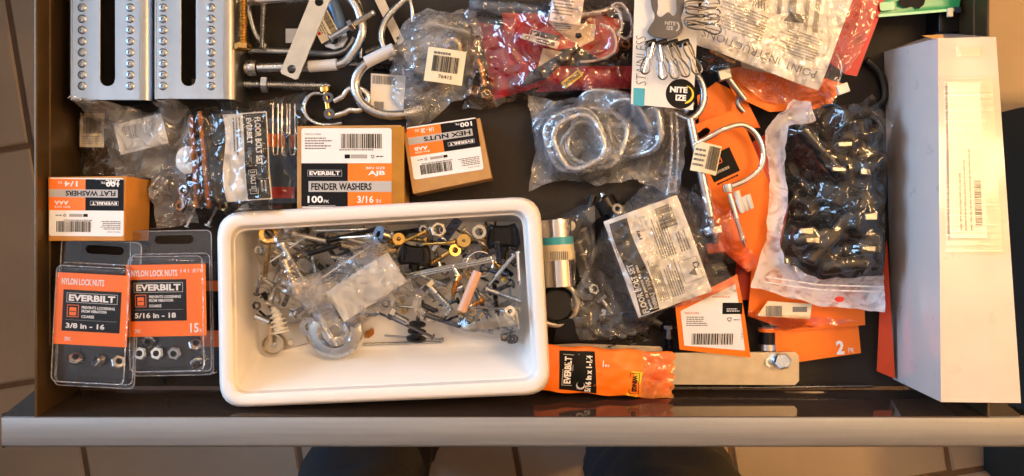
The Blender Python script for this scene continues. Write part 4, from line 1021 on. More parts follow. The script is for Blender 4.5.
# ================================================================ PULLEY IN A CLOUDY BAG
pu = thing('pulley', U(440, 60, .010), 'metal pulley with an eye inside the cloudy bag with the yellow barcode sticker', 'pulley')
q = U(428, 55, .014); m = MB(); m.lathe(q, (.15, .1, 1), [(0, .006), (0, .018), (.003, .023), (.006, .019), (.012, .023), (.014, .018), (.014, .006)], 'dark_steel', 30, loop=True); m.build('wheel', pu)
m = MB(); C = U(428, 53, .033); m.plate([(C.x+x/1000, C.y+y/1000) for x, y in arc(0, -4, 17, 180, 360, 12)+[(17, 8), (7, 20), (-7, 20), (-17, 8)]], [], .0305, .033, 'dark_steel'); m.build('cheek', pu, bevel=.0004)
MB().tube(smoothpath(PX([(447, 52, .034), (446, 44, .036), (452, 39, .037), (459, 44, .036), (460, 53, .034)]), 5), .0022, 'brass', 12).build('eye', pu)
for i, (x, y) in enumerate(((408, 74), (416, 92), (434, 97), (452, 30))):
    m = MB(); hexnut(m, U(x, y, .010), (.2, .3, 1), 7, 3.5, 6, 'zinc'); m.build('hex_nut', None, 'large hex nut inside the cloudy pulley bag, '+['left edge', 'lower left', 'near the bottom', 'near the top'][i], 'nut')
MB().tube(PX([(405, 46, .012), (430, 24, .014), (470, 34, .012)]), .005, 'zinc_dull', 12).build('steel_rod', None, 'thick steel rod inside the top of the cloudy pulley bag', 'rod')
bag('cloudy_bag', [(393, 42), (401, 18), (424, 4), (452, 8), (474, 2), (482, 30), (478, 60), (468, 92), (450, 100), (428, 121), (404, 126), (404, 112), (372, 113) if False else (390, 96), (388, 66)], .035, 'film_milky', 'cloudy clear plastic bag holding a pulley, yellow barcode sticker on it', res=3.0, amp=3.0, freq=42, seed=3, edge=.018, relax=30, inflate=.15)
root = thing('barcode_sticker', U(445, 65, .046), 'cream yellow barcode sticker on the cloudy pulley bag', 'sticker')
fn = flat(445, 66, .0485, -8, bend=lambda u, v: -.003*u*u); sheet(fn, (-18, -16, 18, 16), 'cream_paper', g=6, th=.3).build('paper', root)
P = Print(fn, 3); P.barcode(-12, -6, 13, 9, 12); P.g = 1; P.text('76415', -5, -12, 8, -8.5, 'ink', 3, .01); P.lines(-12, 9, 10, 14, 1, 'ink_grey'); P.build('print', root, smooth=False)
# ================================================================ CLAMSHELL PACKS OF LOCK NUTS
def clamshell(px, py, ang, w_, h_, z, card, black, lines, label, nuts, hang=True):
    root = thing('blister_pack', U(px, py, z-.010), label, 'blister pack')
    fn = flat(px, py, z, ang, gy=0); W, Hh = w_/2, h_/2
    f3 = lambda x, y, zz: fn(x, y, 0)+V((0, 0, zz/1000))
    m = MB(); slot = rrect(-W*.42+1, Hh-13, W*.55, Hh-5, 4)[::-1] if hang else None
    m.plate(rrect(-W, -Hh, W, Hh, 4), [slot] if slot else [], -10.6, -10, 'blister', f3); m.build('back_flange', root)
    u0, v0, u1, v1 = card
    m = MB()
    def ring(ins, zz, r=5): return [f3(x, y, zz) for x, y in rrect(-W+ins, -Hh+ins+2, W-ins, Hh-20-ins, r, 5)]
    Ls = [ring(2.5, -9.8), ring(3.6, -6), ring(4.2, -2), ring(4.8, 1.8), ring(6.2, 2.8), ring(8.5, 3.0)]; n = len(Ls[0]); vs = [p for l in Ls for p in l]
    m.add(vs, [(k*n+i, k*n+(i+1) % n, (k+1)*n+(i+1) % n, (k+1)*n+i) for k in range(5) for i in range(n)]+[tuple(range(5*n, 6*n))], 'blister'); m.build('blister_dome', root, angle=70)
    m = MB()
    for ins, zz, rr in ((4.6, 2.2, .55), (2.2, -9.3, .6), (.6, -9.9, .5)):
        m.tube([f3(x, y, zz) for x, y in (rrect(-W+ins, -Hh+ins+(2 if ins > 1 else 0), W-ins, Hh-(20 if ins > 1 else 0)-ins, 5, 4))], rr/1000, 'film_milky', 8, closed=True)  # milky film on clear edges: their bright glints are put into the colour
    m.tube([f3(-W+8, Hh-27, 2.6), f3(W-8, Hh-27, 2.6)], .0006, 'blister', 8); m.build('edge_glint_bead', root)
    m = MB(); cf = lambda x, y, zz: fn(x, y, 0)+V((0, 0, zz/1000)); m.plate([(u0, v0), (u1, v0), (u1, v1), (u0, v1)], [], 1.0, 1.4, 'orange', cf); cdm = m.build('card', root, smooth=False)
    P = Print(lambda u, v, l=0: fn(u, v, l)+V((0, 0, .0015)))
    b0, c0, b1, c1 = black; P.rect(b0, c0, b1, c1, 'ink', 1); bw = b1-b0; bh = c1-c0
    P.text('NYLON LOCK NUTS', u0+5, v1-11, u0+5+(u1-u0)*.58, v1-5, 'ink_white', 2, .03)
    P.frame(b0+bw*.06, c1-bh*.31, b1-bw*.06, c1-bh*.07, .6, 'stripe_grey', 2); P.text('EVERBILT', b0+bw*.10, c1-bh*.27, b1-bw*.10, c1-bh*.11, 'ink_white', 3, .045)
    P.frame(b0+bw*.08, c0+bh*.34, b0+bw*.28, c0+bh*.64, .6, 'orange', 3); P.poly(rrect(b0+bw*.12, c0+bh*.38, b0+bw*.24, c0+bh*.58, .8), 'orange', 3); P.rect(b0+bw*.13, c0+bh*.47, b0+bw*.23, c0+bh*.49, 'ink', 4)
    P.text('PREVENTS LOOSENING', b0+bw*.33, c0+bh*.55, b0+bw*.90, c0+bh*.62, 'ink_white', 3, .03); P.text('FROM VIBRATION', b0+bw*.33, c0+bh*.46, b0+bw*.76, c0+bh*.53, 'ink_white', 3, .03); P.text('COARSE', b0+bw*.33, c0+bh*.33, b0+bw*.55, c0+bh*.40, 'ink_white', 3, .03)
    P.rect(b0+bw*.06, c0+bh*.265, b1-bw*.06, c0+bh*.28, 'ink_grey', 3)
    P.text(lines[0], b0+bw*.07, c0+bh*.07, b0+bw*.16*len(lines[0])*.42, c0+bh*.20, 'ink_white', 3, .03)
    P.text('ZINC', u0+3+(b0-u0), v0+3.5, u0+9+(b0-u0), v0+7, 'ink_white', 3, .02)
    if lines[1]: P.text(lines[1], u1-15, v0+3, u1-7, v0+12, 'ink_white', 3, .03); P.text('PC', u1-6, v0+3, u1-3, v0+6.5, 'ink_white', 3, 0)
    if lines[2]: P.text(lines[2], u1-23, v1-8, u1-2, v1-4.5, 'ink_white', 3, .0)
    P.build('print', cdm, smooth=False)
    for k, (nx, ny, tx, ty, desc) in enumerate(nuts):
        q = U(nx, ny, z-.009); m = MB(); hexnut(m, q, (tx, ty, 1), 6.6, 3.4, 5.5, 'zinc'); d_ = V((tx, ty, 1)).normalized()
        washer(m, q+d_*.0052, d_, 4.6, 2.9, 1.6, 'zinc', 20)
        m.build('lock_nut', None, 'zinc lock nut '+desc, 'nut')
rod('plastic_tab', [(165, 377, .010), (165, 384, .008)], 2, 'small black plastic tab under the right lock nut pack', 'black_plastic', 'tab')
clamshell(92, 315, -3.0, 76, 138, .058, (-33.5, -28, 34, 38), (-26.5, -15.5, 27, 22.5), ('3/8 in - 16', '', ''), 'clear pack of nylon lock nuts with orange card, leftmost, four nuts showing', [(76, 360, .5, .8, 'at the left end of the leftmost clear pack'), (101, 362, -.6, .7, 'in the middle of the leftmost clear pack'), (118, 363, .7, .5, 'at the right end of the leftmost clear pack')])
clamshell(167, 304, 1.0, 78, 138, .050, (-37, -30, 37, 37), (-33, -15.5, 19, 23), ('5/16 in - 18', '15', '141 878'), 'clear pack of nylon lock nuts with orange card marked 15, beside the white tray', [(142, 353, .1, .1, 'second row left in the pack marked 15'), (159, 353, .05, .1, 'second row centre in the pack marked 15'), (176, 352, .1, -.1, 'second row right in the pack marked 15'), (150, 338, .1, -.5, 'just under the card of the pack marked 15'), (195, 346, .6, .7, 'standing on edge in the pack marked 15'), (197, 360, .5, -.6, 'in the lower right corner of the pack marked 15')])
root = thing('blister_pack', U(212, 330, .004), 'third clear pack with orange and black card, half under the white tray', 'blister pack')
fn = flat(211, 320, .026, 0); sheet(fn, [(-10, -26), (8, -26), (8, 38), (-10, 38)], 'orange').build('card', root, smooth=False)
P = Print(fn); P.rect(-8, -10, 8, 28, 'ink', 1); P.build('print', root, smooth=False)
m = MB(); m.box((U(199, 0, .02).x, U(0, 372, .02).y, .010), (U(219, 0, .02).x, U(0, 262, .02).y, .030), 'blister'); m.build('blister_dome', root, bevel=.002)
# ================================================================ FLAT BAGS AT THE LEFT
strap('black_strip', 84, 104, 142, 106, 6, .012, .012, 'flat black plastic strip above the clear bags, below the brackets', 'black_plastic', holes=(), th=1.6, cat='strip')
strap('black_strip', 108, 110, 150, 101, 6, .016, .018, 'shorter black plastic strip crossing over the long one', 'black_plastic', holes=(), th=1.6, cat='strip')
def slip(px, py, z, ang, w_, h_, label, mat='white_paper', seed=1, bars=True, vert=True, name='paper_slip', bend=None):
    root = thing(name, U(px, py, z-.002), label, 'paper slip'); fn = flat(px, py, z, ang, bend=bend)
    sheet(fn, (-w_/2, -h_/2, w_/2, h_/2), mat, g=6, th=.3).build('paper', root)
    P = Print(fn, 2)
    if bars: P.barcode(-w_*.36, -h_*.1, w_*.36, h_*.36, seed, 'ink_grey')
    P.g = 1; P.lines(-w_*.4, -h_*.42, w_*.4, -h_*.16, 4, 'ink_light', 3, seed); P.build('print', root, smooth=False); return root, fn
slip(92, 130, .008, -1, 24, 34, 'pale paper slip with lines inside the leftmost clear bag', seed=5, mat='cream_paper')
slip(141, 134, .018, 14, 48, 30, 'pale paper slip with barcode inside the long hazy bag', seed=6)
bag('crinkled_bag', [(71, 106), (84, 101), (107, 106), (110, 172), (72, 173), (70, 140)], .025, 'film_gold', 'crinkled clear bag over the drawer liner above the flat washers box', res=3.2, amp=2.6, freq=45, seed=14)
for i, (a, b, r) in enumerate((((152, 198), (168, 181), 2.0), ((148, 190), (160, 176), 1.8), ((186, 228), (204, 190), 1.8), ((207, 227), (217, 208), 2.2))):
    pbolt('long_screw', (*a, .012), (*b, .012), r, 'pale screw inside the hazy bags, '+['upper of the pair left of the copper bolts', 'lower of the pair left of the copper bolts', 'long one just left of the tray corner', 'short one touching the tray corner'][i], head='pan', th=(.3, 1), mat='zinc', cat='screw', pitch=1.3)
bag('long_hazy_bag', [(88, 101), (107, 103), (150, 110), (184, 102), (190, 118), (182, 180), (196, 222), (152, 230), (146, 178), (110, 174), (100, 140)], .02, 'film_milky', 'hazy empty clear bag spread above the flat washers box', res=3.5, amp=2.0, freq=36, seed=15, edge=.010)
# floor bolt set bag
for i, (a, b) in enumerate((((191.5, 112, .028), (197, 207, .028)), ((200, 108, .033), (209, 208, .030)))):
    pbolt('copper_bolt', a, b, 3.1, ['copper-coloured threaded bolt, left one of the pair in the bag', 'copper-coloured threaded bolt, right one of the pair in the bag'][i], head='none', th=(0, 1), mat='copper', pitch=1.5)
for i, (x, y) in enumerate(((186, 191), (183, 206), (226, 206), (203, 165))):
    m = MB(); hexnut(m, U(x, y, .022), (-.35, .1, 1), 6, 3, 4.5, 'copper' if i == 3 else 'yzinc' if i == 2 else 'zinc'); m.build('hex_nut', None, ['zinc hex nut left of the copper bolts', 'zinc hex nut at the lower end of the copper bolts', 'golden hex nut under the floor bolt label', 'copper hex nut between the copper bolts'][i], 'nut')
root = thing('paper_disc', U(187, 160, .026), 'pale round paper with a cross left of the copper bolts', 'paper disc')
m = MB(); q = U(187, 160, .0275); m.plate([(q.x+.011*math.cos(R(a)), q.y+.0135*math.sin(R(a))) for a in range(0, 360, 18)], [], .027, .0273, 'label_white'); m.build('paper', root)
P = Print(flat(188, 160, .0275, 10)); P.quad([(-2.6, -2), (-2, -2.6), (2.6, 2), (2, 2.6)], 'ink_grey', 1); P.quad([(2.6, -2), (2, -2.6), (-2.6, 2), (-2, 2.6)][::-1], 'ink_grey', 1); P.build('print', root)
def bolt_label(root, fn, w_, h_, seed=1):
    """label read along u: black band with title at the top, panel of small print, second band"""
    sheet(fn, (-w_/2, -h_/2, w_/2, h_/2), 'label_white', g=12, th=.3).build('paper', root)
root = thing('bag_label', U(242, 157, .028), 'floor bolt set label with black bands read from the side, beside the copper bolts', 'label')
bnd = lambda u, v: 1.6*math.sin(u*.06+.6)+.6*math.sin(v*.12)
fn0 = flat(242, 157, .034, -86, bend=bnd)
sheet(fn0, (-42, -26, 42, 26), 'label_white', g=12, th=.3).build('paper', root)
P = Print(fn0, 8); P.rect(-41, 3, 41, 25, 'ink', 1)
P.band(-42, 42, lambda u: -26, lambda u: -17-2.2*math.sin(u*.07), 'ink', 1)
P.g = 1; P.text('FLOOR BOLT SET', -37, 14, 9, 20, 'ink_white', 3, .03); P.text('EVERBILT', -37, 6, -12, 11, 'ink_white', 3, .03); P.text('100 PCS', -8, 6.5, 10, 10, 'ink_light', 3, 0)
P.frame(13, 6, 36, 14, .5, 'ink_white', 3); P.text('3 BOLT SET', 14.5, 7.5, 34.5, 12.5, 'ink_white', 3, .02); P.lines(24, 16, 39, 23, 2, 'ink_light', 3, 3)
P.lines(-38, -8, 0, 1, 3, 'ink_grey', 3, 8); P.build('print', root, smooth=False)
# orange tagged things inside the right part of the bag
root = thing('orange_tag', U(284, 146, .008), 'orange card end showing through the clear bag left of the fender washers box', 'card')
fn = flat(279, 140, .012, -3); sheet(fn, [(-12, -7), (16, -7), (16, 6), (-12, 6)], 'orange').build('card', root, smooth=False)
m = MB(); m.plate([(U(268, 0, .01).x, U(0, 203, .01).y), (U(297, 0, .01).x, U(0, 203, .01).y), (U(297, 0, .01).x, U(0, 118, .01).y), (U(268, 0, .01).x, U(0, 118, .01).y)], [], .008, .0086, 'wire_blue'); m.build('backing', root, smooth=False)
fn = flat(282, 192, .013, 0); sheet(fn, [(-12, -6), (12, -6), (12, 5), (-12, 5)], 'red').build('lower_band', root, smooth=False)
pbolt('hook_pin', (287, 134, .020), (287, 158, .020), 1.8, 'small black hook pin inside the clear bag left of the fender washers box', head='pan', hr=2.8, th=(.9, 1), mat='black_plastic', cat='pin')
for i, x in enumerate((275, 284, 292)):
    rod('wire_loop', [(x-2, 104, .014), (x-2, 150, .014), (x+1.5, 154, .014), (x+3, 150, .014), (x+3, 104, .014)], .9, 'slim wire loop in the clear bag beside the fender washers box, '+['left', 'middle', 'right'][i], 'chrome', 'wire')
bag('floor_bolt_bag', [(178, 108), (214, 102), (262, 98), (304, 89), (303, 118), (297, 180), (286, 214), (262, 216), (222, 214), (176, 221), (174, 160)], .036, 'film', 'clear zip bag with two copper bolts and the floor bolt set label', res=2.6, amp=2.8, freq=55, seed=17, edge=.022, relax=22)
# ================================================================ RIGHT OF THE TRAY: low things first
bar = thing('flat_bar', U(675, 366, .004), 'long grey steel strap lying along the drawer front, a hex bolt at its right end', 'steel strap')
m = MB(); A = [U(x, y, .018) for x, y in ((552, 349), (650, 349), (660, 353), (795, 352), (799, 356), (799, 381), (795, 385), (552, 384))]
m.plate([(p.x, p.y) for p in A][::-1], [], .014, .018, 'steel_tan'); m.build('strap', bar, bevel=.0008)
pbolt('hex_bolt', (783, 361, .0285), (782, 366, .006), 4.4, 'zinc hex bolt with washer at the right end of the long steel strap', head='hex', hr=8, hh=5.5, th=(.5, 1))
m = MB(); washer(m, U(770, 362, .0185), (0, .1, 1), 5, 2.6, 1.2, 'zinc'); m.build('flat_washer', None, 'flat washer beside the hex bolt on the long steel strap', 'washer')
strap('steel_strip', 552, 346, 662, 350, 7, .009, .010, 'narrow tan steel strip peeking out above the orange bag', 'steel_tan', holes=(), cat='strip')
rod('chrome_strip', [(640, 387, .010), (700, 388, .010), (872, 386, .010)], 1.4, 'thin bright metal strip along the foot of the drawer front', 'dark_steel', 'strip')
# tin can with label
cn = thing('steel_tube', U(560, 252, .001), 'shiny steel tube with a paper label standing against the white tray', 'tube')
m = MB(); A, B = U(556, 219, .019), U(560, 286, .019); m.lathe(A, B-A, [(0, .0125), (.0008, .0155), ((B-A).length, .0155), ((B-A).length, .0125)], 'chrome', 30, loop=True); m.build('body', cn)
m = MB(); m.lathe(A+(B-A)*.27, B-A, [(0, .0156), (.0002, .0158), (.008, .0158)], 'cyan', 30, capped=False); m.lathe(A+(B-A)*.38, B-A, [(0, .0156), (.0002, .0159), (.015, .0159)], 'cream_paper', 30, capped=False)
q = A+(B-A)*.45
for k in range(9): m.box((q.x-.008+k*.002, q.y-.010, .0349), (q.x-.0072+k*.002, q.y-.002, .0353), 'ink_grey')
m.build('label', cn)
pbolt('socket_pin', (573, 247, .014), (573, 283, .014), 3.0, 'pair of slim steel pins beside the labelled tube', head='none', th=(1, 1), mat='steel_tan', cat='pin')
pbolt('socket_pin', (567, 247, .028), (568, 283, .028), 2.2, 'slim bright steel pin lying on the labelled tube', head='none', th=(1, 1), mat='chrome', cat='pin')
# hose clamp ring and rubber below
m = MB(); q = U(556, 304, .010); pts = [(q.x+.021*math.cos(R(a)), q.y+.021*math.sin(R(a)), .011) for a in range(0, 360, 12)]; m.tube(pts, .0032, 'steel_tan', 10, closed=True); m.build('steel_ring', None, 'brown steel ring around a black rubber cap beside the tray', 'ring')
m = MB(); m.lathe(U(556, 304, .002), (0, 0, 1), [(0, .0165), (.011, .0165), (.013, .0145), (.013, .0)], 'black_rubber', 30, capped=False); m.build('rubber_cap', None, 'round black rubber cap inside the brown steel ring', 'cap')
m = MB(); C = PX([(556, 320, .014), (588, 316, .016), (589, 343, .014), (552, 345, .012)]); m.hexa([p-V((0, 0, .012)) for p in C][::-1], C[::-1], 'black_plastic'); m.build('black_wedge', None, 'black plastic wedge below the round rubber cap', 'wedge', bevel=.0015)
m = MB(); m.lathe(U(586, 291, .004), (0, 0, 1), [(0, .004), (0, .013), (.006, .0125), (.009, .009), (.009, .004)], 'dark_steel', 24, loop=True); m.build('steel_bushing', None, 'dull steel bushing under the clear bag right of the labelled tube', 'bushing')
# black clamps between the small bag and the labelled bag
def pclamp(px, py, z, r, ang, label, w_=9, group=None, mat='black_plastic', tilt=0):
    root = thing('cable_clamp', U(px, py, z-.004), label, 'clamp', group); C = U(px, py, z); Mx = Matrix.Rotation(R(ang), 3, 'Z') @ Matrix.Rotation(R(tilt), 3, 'X')
    m = MB(); n = 20; vs = []
    for k in range(n+1):
        a = R(-150+300*k/n)
        for rr, zz in ((r-1.6, -w_/2), (r, -w_/2), (r, w_/2), (r-1.6, w_/2)): vs.append(C+Mx@V((rr*math.cos(a)/1000, zz/1000, rr*math.sin(a)/1000)))
    m.add(vs, [(k*4+i, k*4+(i+1) % 4, (k+1)*4+(i+1) % 4, (k+1)*4+i) for k in range(n) for i in range(4)]+[(3, 2, 1, 0), tuple(n*4+i for i in range(4))], mat); m.build('loop', root)
    for s_ in (-1, 1):
        m = MB(); y = s_*r*.5; o = [C+Mx@V((x/1000, v/1000, (y+t)/1000)) for t in (-1.1, 1.1) for x, v in ((-r*.8, -w_/2), (-r*.8, w_/2), (-r*.8-13, w_/2), (-r*.8-13, -w_/2))]
        m.hexa(o[:4], o[4:], mat); m.build('ear', root, bevel=.0004)
    return root
pclamp(606, 206, .020, 12, 30, 'black plastic clamp left of the labelled bag, next to the small hazy bag', 14)
pclamp(620, 215, .024, 14, 200, 'larger black plastic clamp half under the labelled bag', 16)
rod('black_cable', [(593, 196, .012), (589, 215, .014), (594, 245, .014), (590, 262, .012)], 3.5, 'short black cable between the small hazy bag and the labelled bag', 'black_rubber', 'cable')
m = MB(); washer(m, U(617, 209, .040), (.2, .2, 1), 5, 2.4, 1.4, 'gunmetal'); m.build('flat_washer', None, 'dark washer on the black clamp left of the labelled bag', 'washer')
pbolt('pan_screw', (604, 193, .018), (598, 206, .016), 2, 'steel screw sticking out at the top of the black cable', head='pan', th=(.3, 1), cat='screw')
m = MB(); washer(m, U(570, 226, .022), (.1, .2, 1), 5.2, 2.2, 1.4, 'nylon'); m.build('nylon_washer', None, 'cream nylon washer inside the small hazy bag', 'washer')
for i, (x, y) in enumerate(((578, 240), (584, 228), (582, 252))):
    pbolt('pan_screw', (x, y, .010), (x+6, y+16, .010), 2.2, 'brown-tinted screw inside the small hazy bag, '+['upper', 'right-hand', 'lower'][i], head='pan', th=(.2, 1), mat='steel_tan', cat='screw')
bag('small_hazy_bag', [(554, 218), (592, 201), (596, 232), (594, 262), (585, 285), (575, 262), (565, 232)], .02, 'film_hazy', 'small hazy bag with a nylon washer behind the labelled steel tube', res=2.7, amp=1.6, seed=21, edge=.012)
rod('copper_ring', [(566, 284, .012), (574, 291, .012), (578, 301, .012), (574, 312, .012)], 1.6, 'thin copper-coloured arc right of the rubber cap', 'copper', 'ring')
# springs and dark hardware under the labelled bag
for i, (x, y) in enumerate(((622, 330), (632, 336), (645, 332), (612, 338))):
    m = MB(); pts = [U(x, y, .012)+V((.004*math.cos(k*.7), -.0006*k+.010, .004*math.sin(k*.7))) for k in range(32)]; m.tube(pts, .0007, 'dark_steel', 6); m.build('spring', None, 'small dark coil spring under the labelled bag, '+['upper left', 'lower middle', 'right', 'lower left'][i], 'spring')
pbolt('carriage_bolt', (669, 322, .014), (669, 350, .014), 4.6, 'dull steel bolt standing beside the orange-backed label card', head='pan', mat='dark_steel', th=(.6, 1))
rod('black_tube', [(600, 320, .010), (640, 318, .012), (664, 326, .010)], 6, 'thick black rubber tube under the labelled bag', 'black_rubber', 'tube')
# ================================================================ RINGS IN A CLEAR BAG
def dring(px, py, z, rx, ry, ang, th, label, mat='zinc', tilt=(0, 0)):
    C = U(px, py, z); pts = []
    for k in range(36):
        a = 2*math.pi*k/36; ca, sa = math.cos(a), math.sin(a); p_ = .68
        x = rx*abs(ca)**p_*(1 if ca > 0 else -1)/1000; y = ry*abs(sa)**p_*(1 if sa > 0 else -1)/1000
        c_, s_ = math.cos(R(ang)), math.sin(R(ang)); pts.append(C+V((x*c_-y*s_, x*s_+y*c_, x*tilt[0]+y*tilt[1])))
    return MB().tube(pts, th/1000, mat, 12, closed=True).build('steel_ring', None, label, 'ring')
dring(575, 140, .026, 27, 28, 20, 2.8, 'outer rounded square ring in the clear ring bag, leftmost', tilt=(.05, .05))
dring(579, 142, .034, 22, 24, 25, 2.6, 'inner rounded square ring in the clear ring bag, topmost', tilt=(.1, .05))
dring(597, 138, .018, 26, 28, -20, 3.0, 'rounded square ring behind the two leftmost rings in the ring bag', tilt=(.3, 0))
dring(622, 130, .024, 22, 26, 30, 3.0, 'ring leaning in the middle of the ring bag', tilt=(.6, .2))
dring(634, 128, .026, 22, 26, 10, 3.0, 'ring leaning in the right half of the ring bag', tilt=(.7, .1))
dring(606, 108, .018, 26, 14, -10, 3.0, 'ring standing near the top edge of the ring bag', tilt=(.1, .8))
dring(586, 146, .012, 20, 22, 50, 2.6, 'lowest ring seen through the two leftmost rings in the ring bag', tilt=(.2, .1))
rbag = bag('ring_bag', [(528, 92), (560, 98), (600, 90), (640, 88), (700, 100), (690, 112), (689, 150), (683, 195), (655, 186), (640, 178), (600, 184), (565, 178), (528, 190), (536, 150)], .03, 'film_milky', 'clear zip bag of thick rounded steel rings', res=2.7, amp=2.8, freq=46, seed=23, edge=.012, relax=20)
m = MB(); m.tube(smoothpath(PX([(671, 112, .038), (672, 150, .040), (668, 192, .040)]), 4), .0011, 'film_milky', 8); m.tube(smoothpath(PX([(676, 112, .038), (678, 150, .040), (675, 193, .040)]), 4), .0011, 'film_hazy', 8); m.build('zip_strip', rbag)
# ================================================================ ORANGE CARDS ON THE RIGHT
def card(name, pts, z, mat, label, holes=(), th=.6, slopes=None, cat='card', hm=None):
    """card from px corners [(px, py, z)]"""
    P = PX(pts); c = sum(P, V())/len(P); root = thing(name, c-V((0, 0, .001)), label, cat)
    # least-squares plane through the corners
    n = V((0, 0, 0))
    for i in range(len(P)): n += (P[i]-c).cross(P[(i+1) % len(P)]-c)
    n.normalize(); n = n if n.z > 0 else -n
    zf = lambda x, y: c.z-(n.x*(x-c.x)+n.y*(y-c.y))/n.z
    o = [(p.x, p.y) for p in P]
    if sum(o[i][0]*o[(i+1) % len(o)][1]-o[(i+1) % len(o)][0]*o[i][1] for i in range(len(o))) < 0: o = o[::-1]
    m = MB(); m.plate(o, [[(U(x, y, c.z).x, U(x, y, c.z).y) for x, y in h] for h in holes], -th/1000, 0, mat, lambda x, y, z_: V((x, y, zf(x, y)+z_))); m.build('card', root, smooth=False)
    def fn(px, py, l=0):      # print addressed in photo points of this card
        q = U(px, py, c.z); return V((q.x, q.y, zf(q.x, q.y)+.00009*l))
    return root, fn
def local(fn, px, py, ang):
    ca, sa = math.cos(R(ang)), math.sin(R(ang))
    return lambda u, v, l=0: fn(px+u*ca-v*sa, py-(u*sa+v*ca), l)
# red-orange card upright against the white box
rt, fn = card('orange_card', [(878, 305, .012), (889, 240, .030), (893, 378, .012), (879, 372, .012)], 0, 'orange_deep', 'narrow red-orange card end beside the white box near the drawer front')
rt, fn = card('orange_card', [(771, 328, .010), (858, 322, .010), (861, 353, .010), (799, 362, .010), (776, 352, .010)], 0, 'orange', 'orange card marked 2 PK near the drawer front')
P = Print(local(fn, 847, 346, 4)); P.text('2', -11, -8, -3, 6, 'ink_white', 2, .04); P.text('PK', 1, -7, 7, -2, 'ink_white', 2, .0); P.build('print', rt, smooth=False)
rt, fn = card('orange_card', [(752, 262, .016), (864, 290, .016), (865, 325, .014), (790, 331, .014), (748, 316, .014)], 0, 'orange', 'orange card just under the hem of the black clamp bag')
cp = thing('plastic_spool', U(767, 339, .002), 'black and silver spool in clear wrap beside the card marked 2 PK', 'spool')
m = MB(); A = U(767, 328, .010); d = V((0, -1, 0)); m.lathe(A, d, [(0, .0085), (.0035, .0085)], 'orange', 20); m.build('orange_end', cp)
m = MB(); m.lathe(A+d*.0035, d, [(0, .0078), (.012, .0078)], 'black_plastic', 20); m.build('drum', cp)
m = MB(); m.lathe(A+d*.0155, d, [(0, .009), (.006, .009), (.0062, .007)], 'chrome', 20); m.build('silver_end', cp)
root = thing('paper_slip', U(785, 310, .022), 'torn white slip with barcode under the black clamp bag', 'paper slip')
P0 = [(757, 316), (768, 301), (812, 304), (810, 319)]
m = MB(); q = [U(x, y, .024) for x, y in P0]; m.plate([(p.x, p.y) for p in q][::-1], [], .0235, .024, 'cream_paper'); m.build('paper', root, smooth=False)
P = Print(flat(776, 311, .0241, 0)); P.barcode(-10, -5, 6, 5, 3, 'ink_grey'); P.rect(16, -1, 30, 4, 'ink_grey', 1); P.build('print', root, smooth=False)
bag('clear_wrap', [(748, 312), (812, 316), (862, 322), (790, 330), (758, 330)], .02, 'film_red', 'glossy clear wrap over the orange card under the clamp bag', res=2.9, amp=1.6, seed=31)
# big orange hanging card
rt, fn = card('orange_card', [(697, 96, .012), (716, 82, .014), (745, 96, .016), (760, 128, .012), (700, 128, .012)], 0, 'orange', 'orange card corner behind the large hanging card')
rt, fn = card('orange_card', [(740, 150, .010), (772, 130, .010), (790, 200, .010), (770, 300, .008), (735, 300, .008)], 0, 'orange_deep', 'deep orange card under the large hanging card, left of the clamp bag')
slot_ = [(695+15*t, 134-8*t) for t in (0, .5, 1)]
rt, fn = card('hanging_card', [(688, 127, .030), (734, 110, .030), (741, 118, .030), (779, 205, .030), (771, 262, .026), (748, 272, .024), (722, 250, .022), (706, 216, .024)], 0, 'orange', 'large orange hanging card with hook slot, tilted, holding a chrome hook', holes=[[(694, 136), (697, 140), (708, 135), (710, 130), (706, 127), (703, 129)]])
lf = local(fn, 721, 164, 25); P = Print(lf); P.rect(-14, -14, 14, 12, 'ink', 1); P.frame(-6, 1, 2, 9, .7, 'orange', 2); P.text('HOOKS', -11, -5, -2, -2, 'stripe_grey', 2, .0) if False else P
P.text('STORAGE', -12, -8, 4, -4, 'ink_light', 2, .02) if False else P.lines(-12, -9, 11, -3, 1, 'ink_light', 2, 4); P.text('REMOVER', -12, -12, 3, -9, 'ink_light', 2, .0) if False else P
P.lines(-12, -19, 12, -15, 1, 'ink', 2, 6); P.build('print', rt, smooth=False)
hk = thing('utility_hook', U(738, 160, .034), 'chrome utility hook bent round on the large orange hanging card', 'hook')
m = MB(); m.tube(smoothpath(PX([(694, 145, .040), (706, 139, .042), (722, 130, .044), (742, 125, .044), (756, 134, .044), (763, 152, .043), (760, 168, .042), (746, 180, .041), (730, 187, .040)]), 6), .0028, 'chrome', 12); m.build('hook', hk)
m = MB(); m.lathe(U(727, 184, .040), (.15, -1, -.1), [(0, .0048), (.004, .0052), (.0075, .0048)], 'chrome', 18); m.build('collar', hk)
pbolt('hook_screw', (728, 190, .038), (745, 247, .036), 3.0, 'long chrome screw on the large orange hanging card, below the hook', head='none', th=(.5, 1), mat='chrome', cat='screw', tip=True)
for i, (x, y) in enumerate(((738, 207), (742, 205), (747, 203), (736, 199))):
    m = MB(); A = U(x, y-8, .038); m.lathe(A, V((.35, -1, 0)), [(0, .0018), (0, .0034), (.012, .0026), (.014, .0016)], 'nylon', 12, loop=True); m.build('wall_plug', None, 'white wall plug on the orange hanging card, '+['left front', 'middle', 'right', 'topmost'][i], 'wall plug')
rod('steel_hook', [(742, 92, .024), (738, 104, .024), (744, 112, .024)], 2.6, 'dull steel hook end above the large orange hanging card', 'zinc_dull', 'hook')
nb = thing('square_nut', U(728, 73, .03), 'pale square nut with a rod at the lower left of the instructions bag', 'nut')
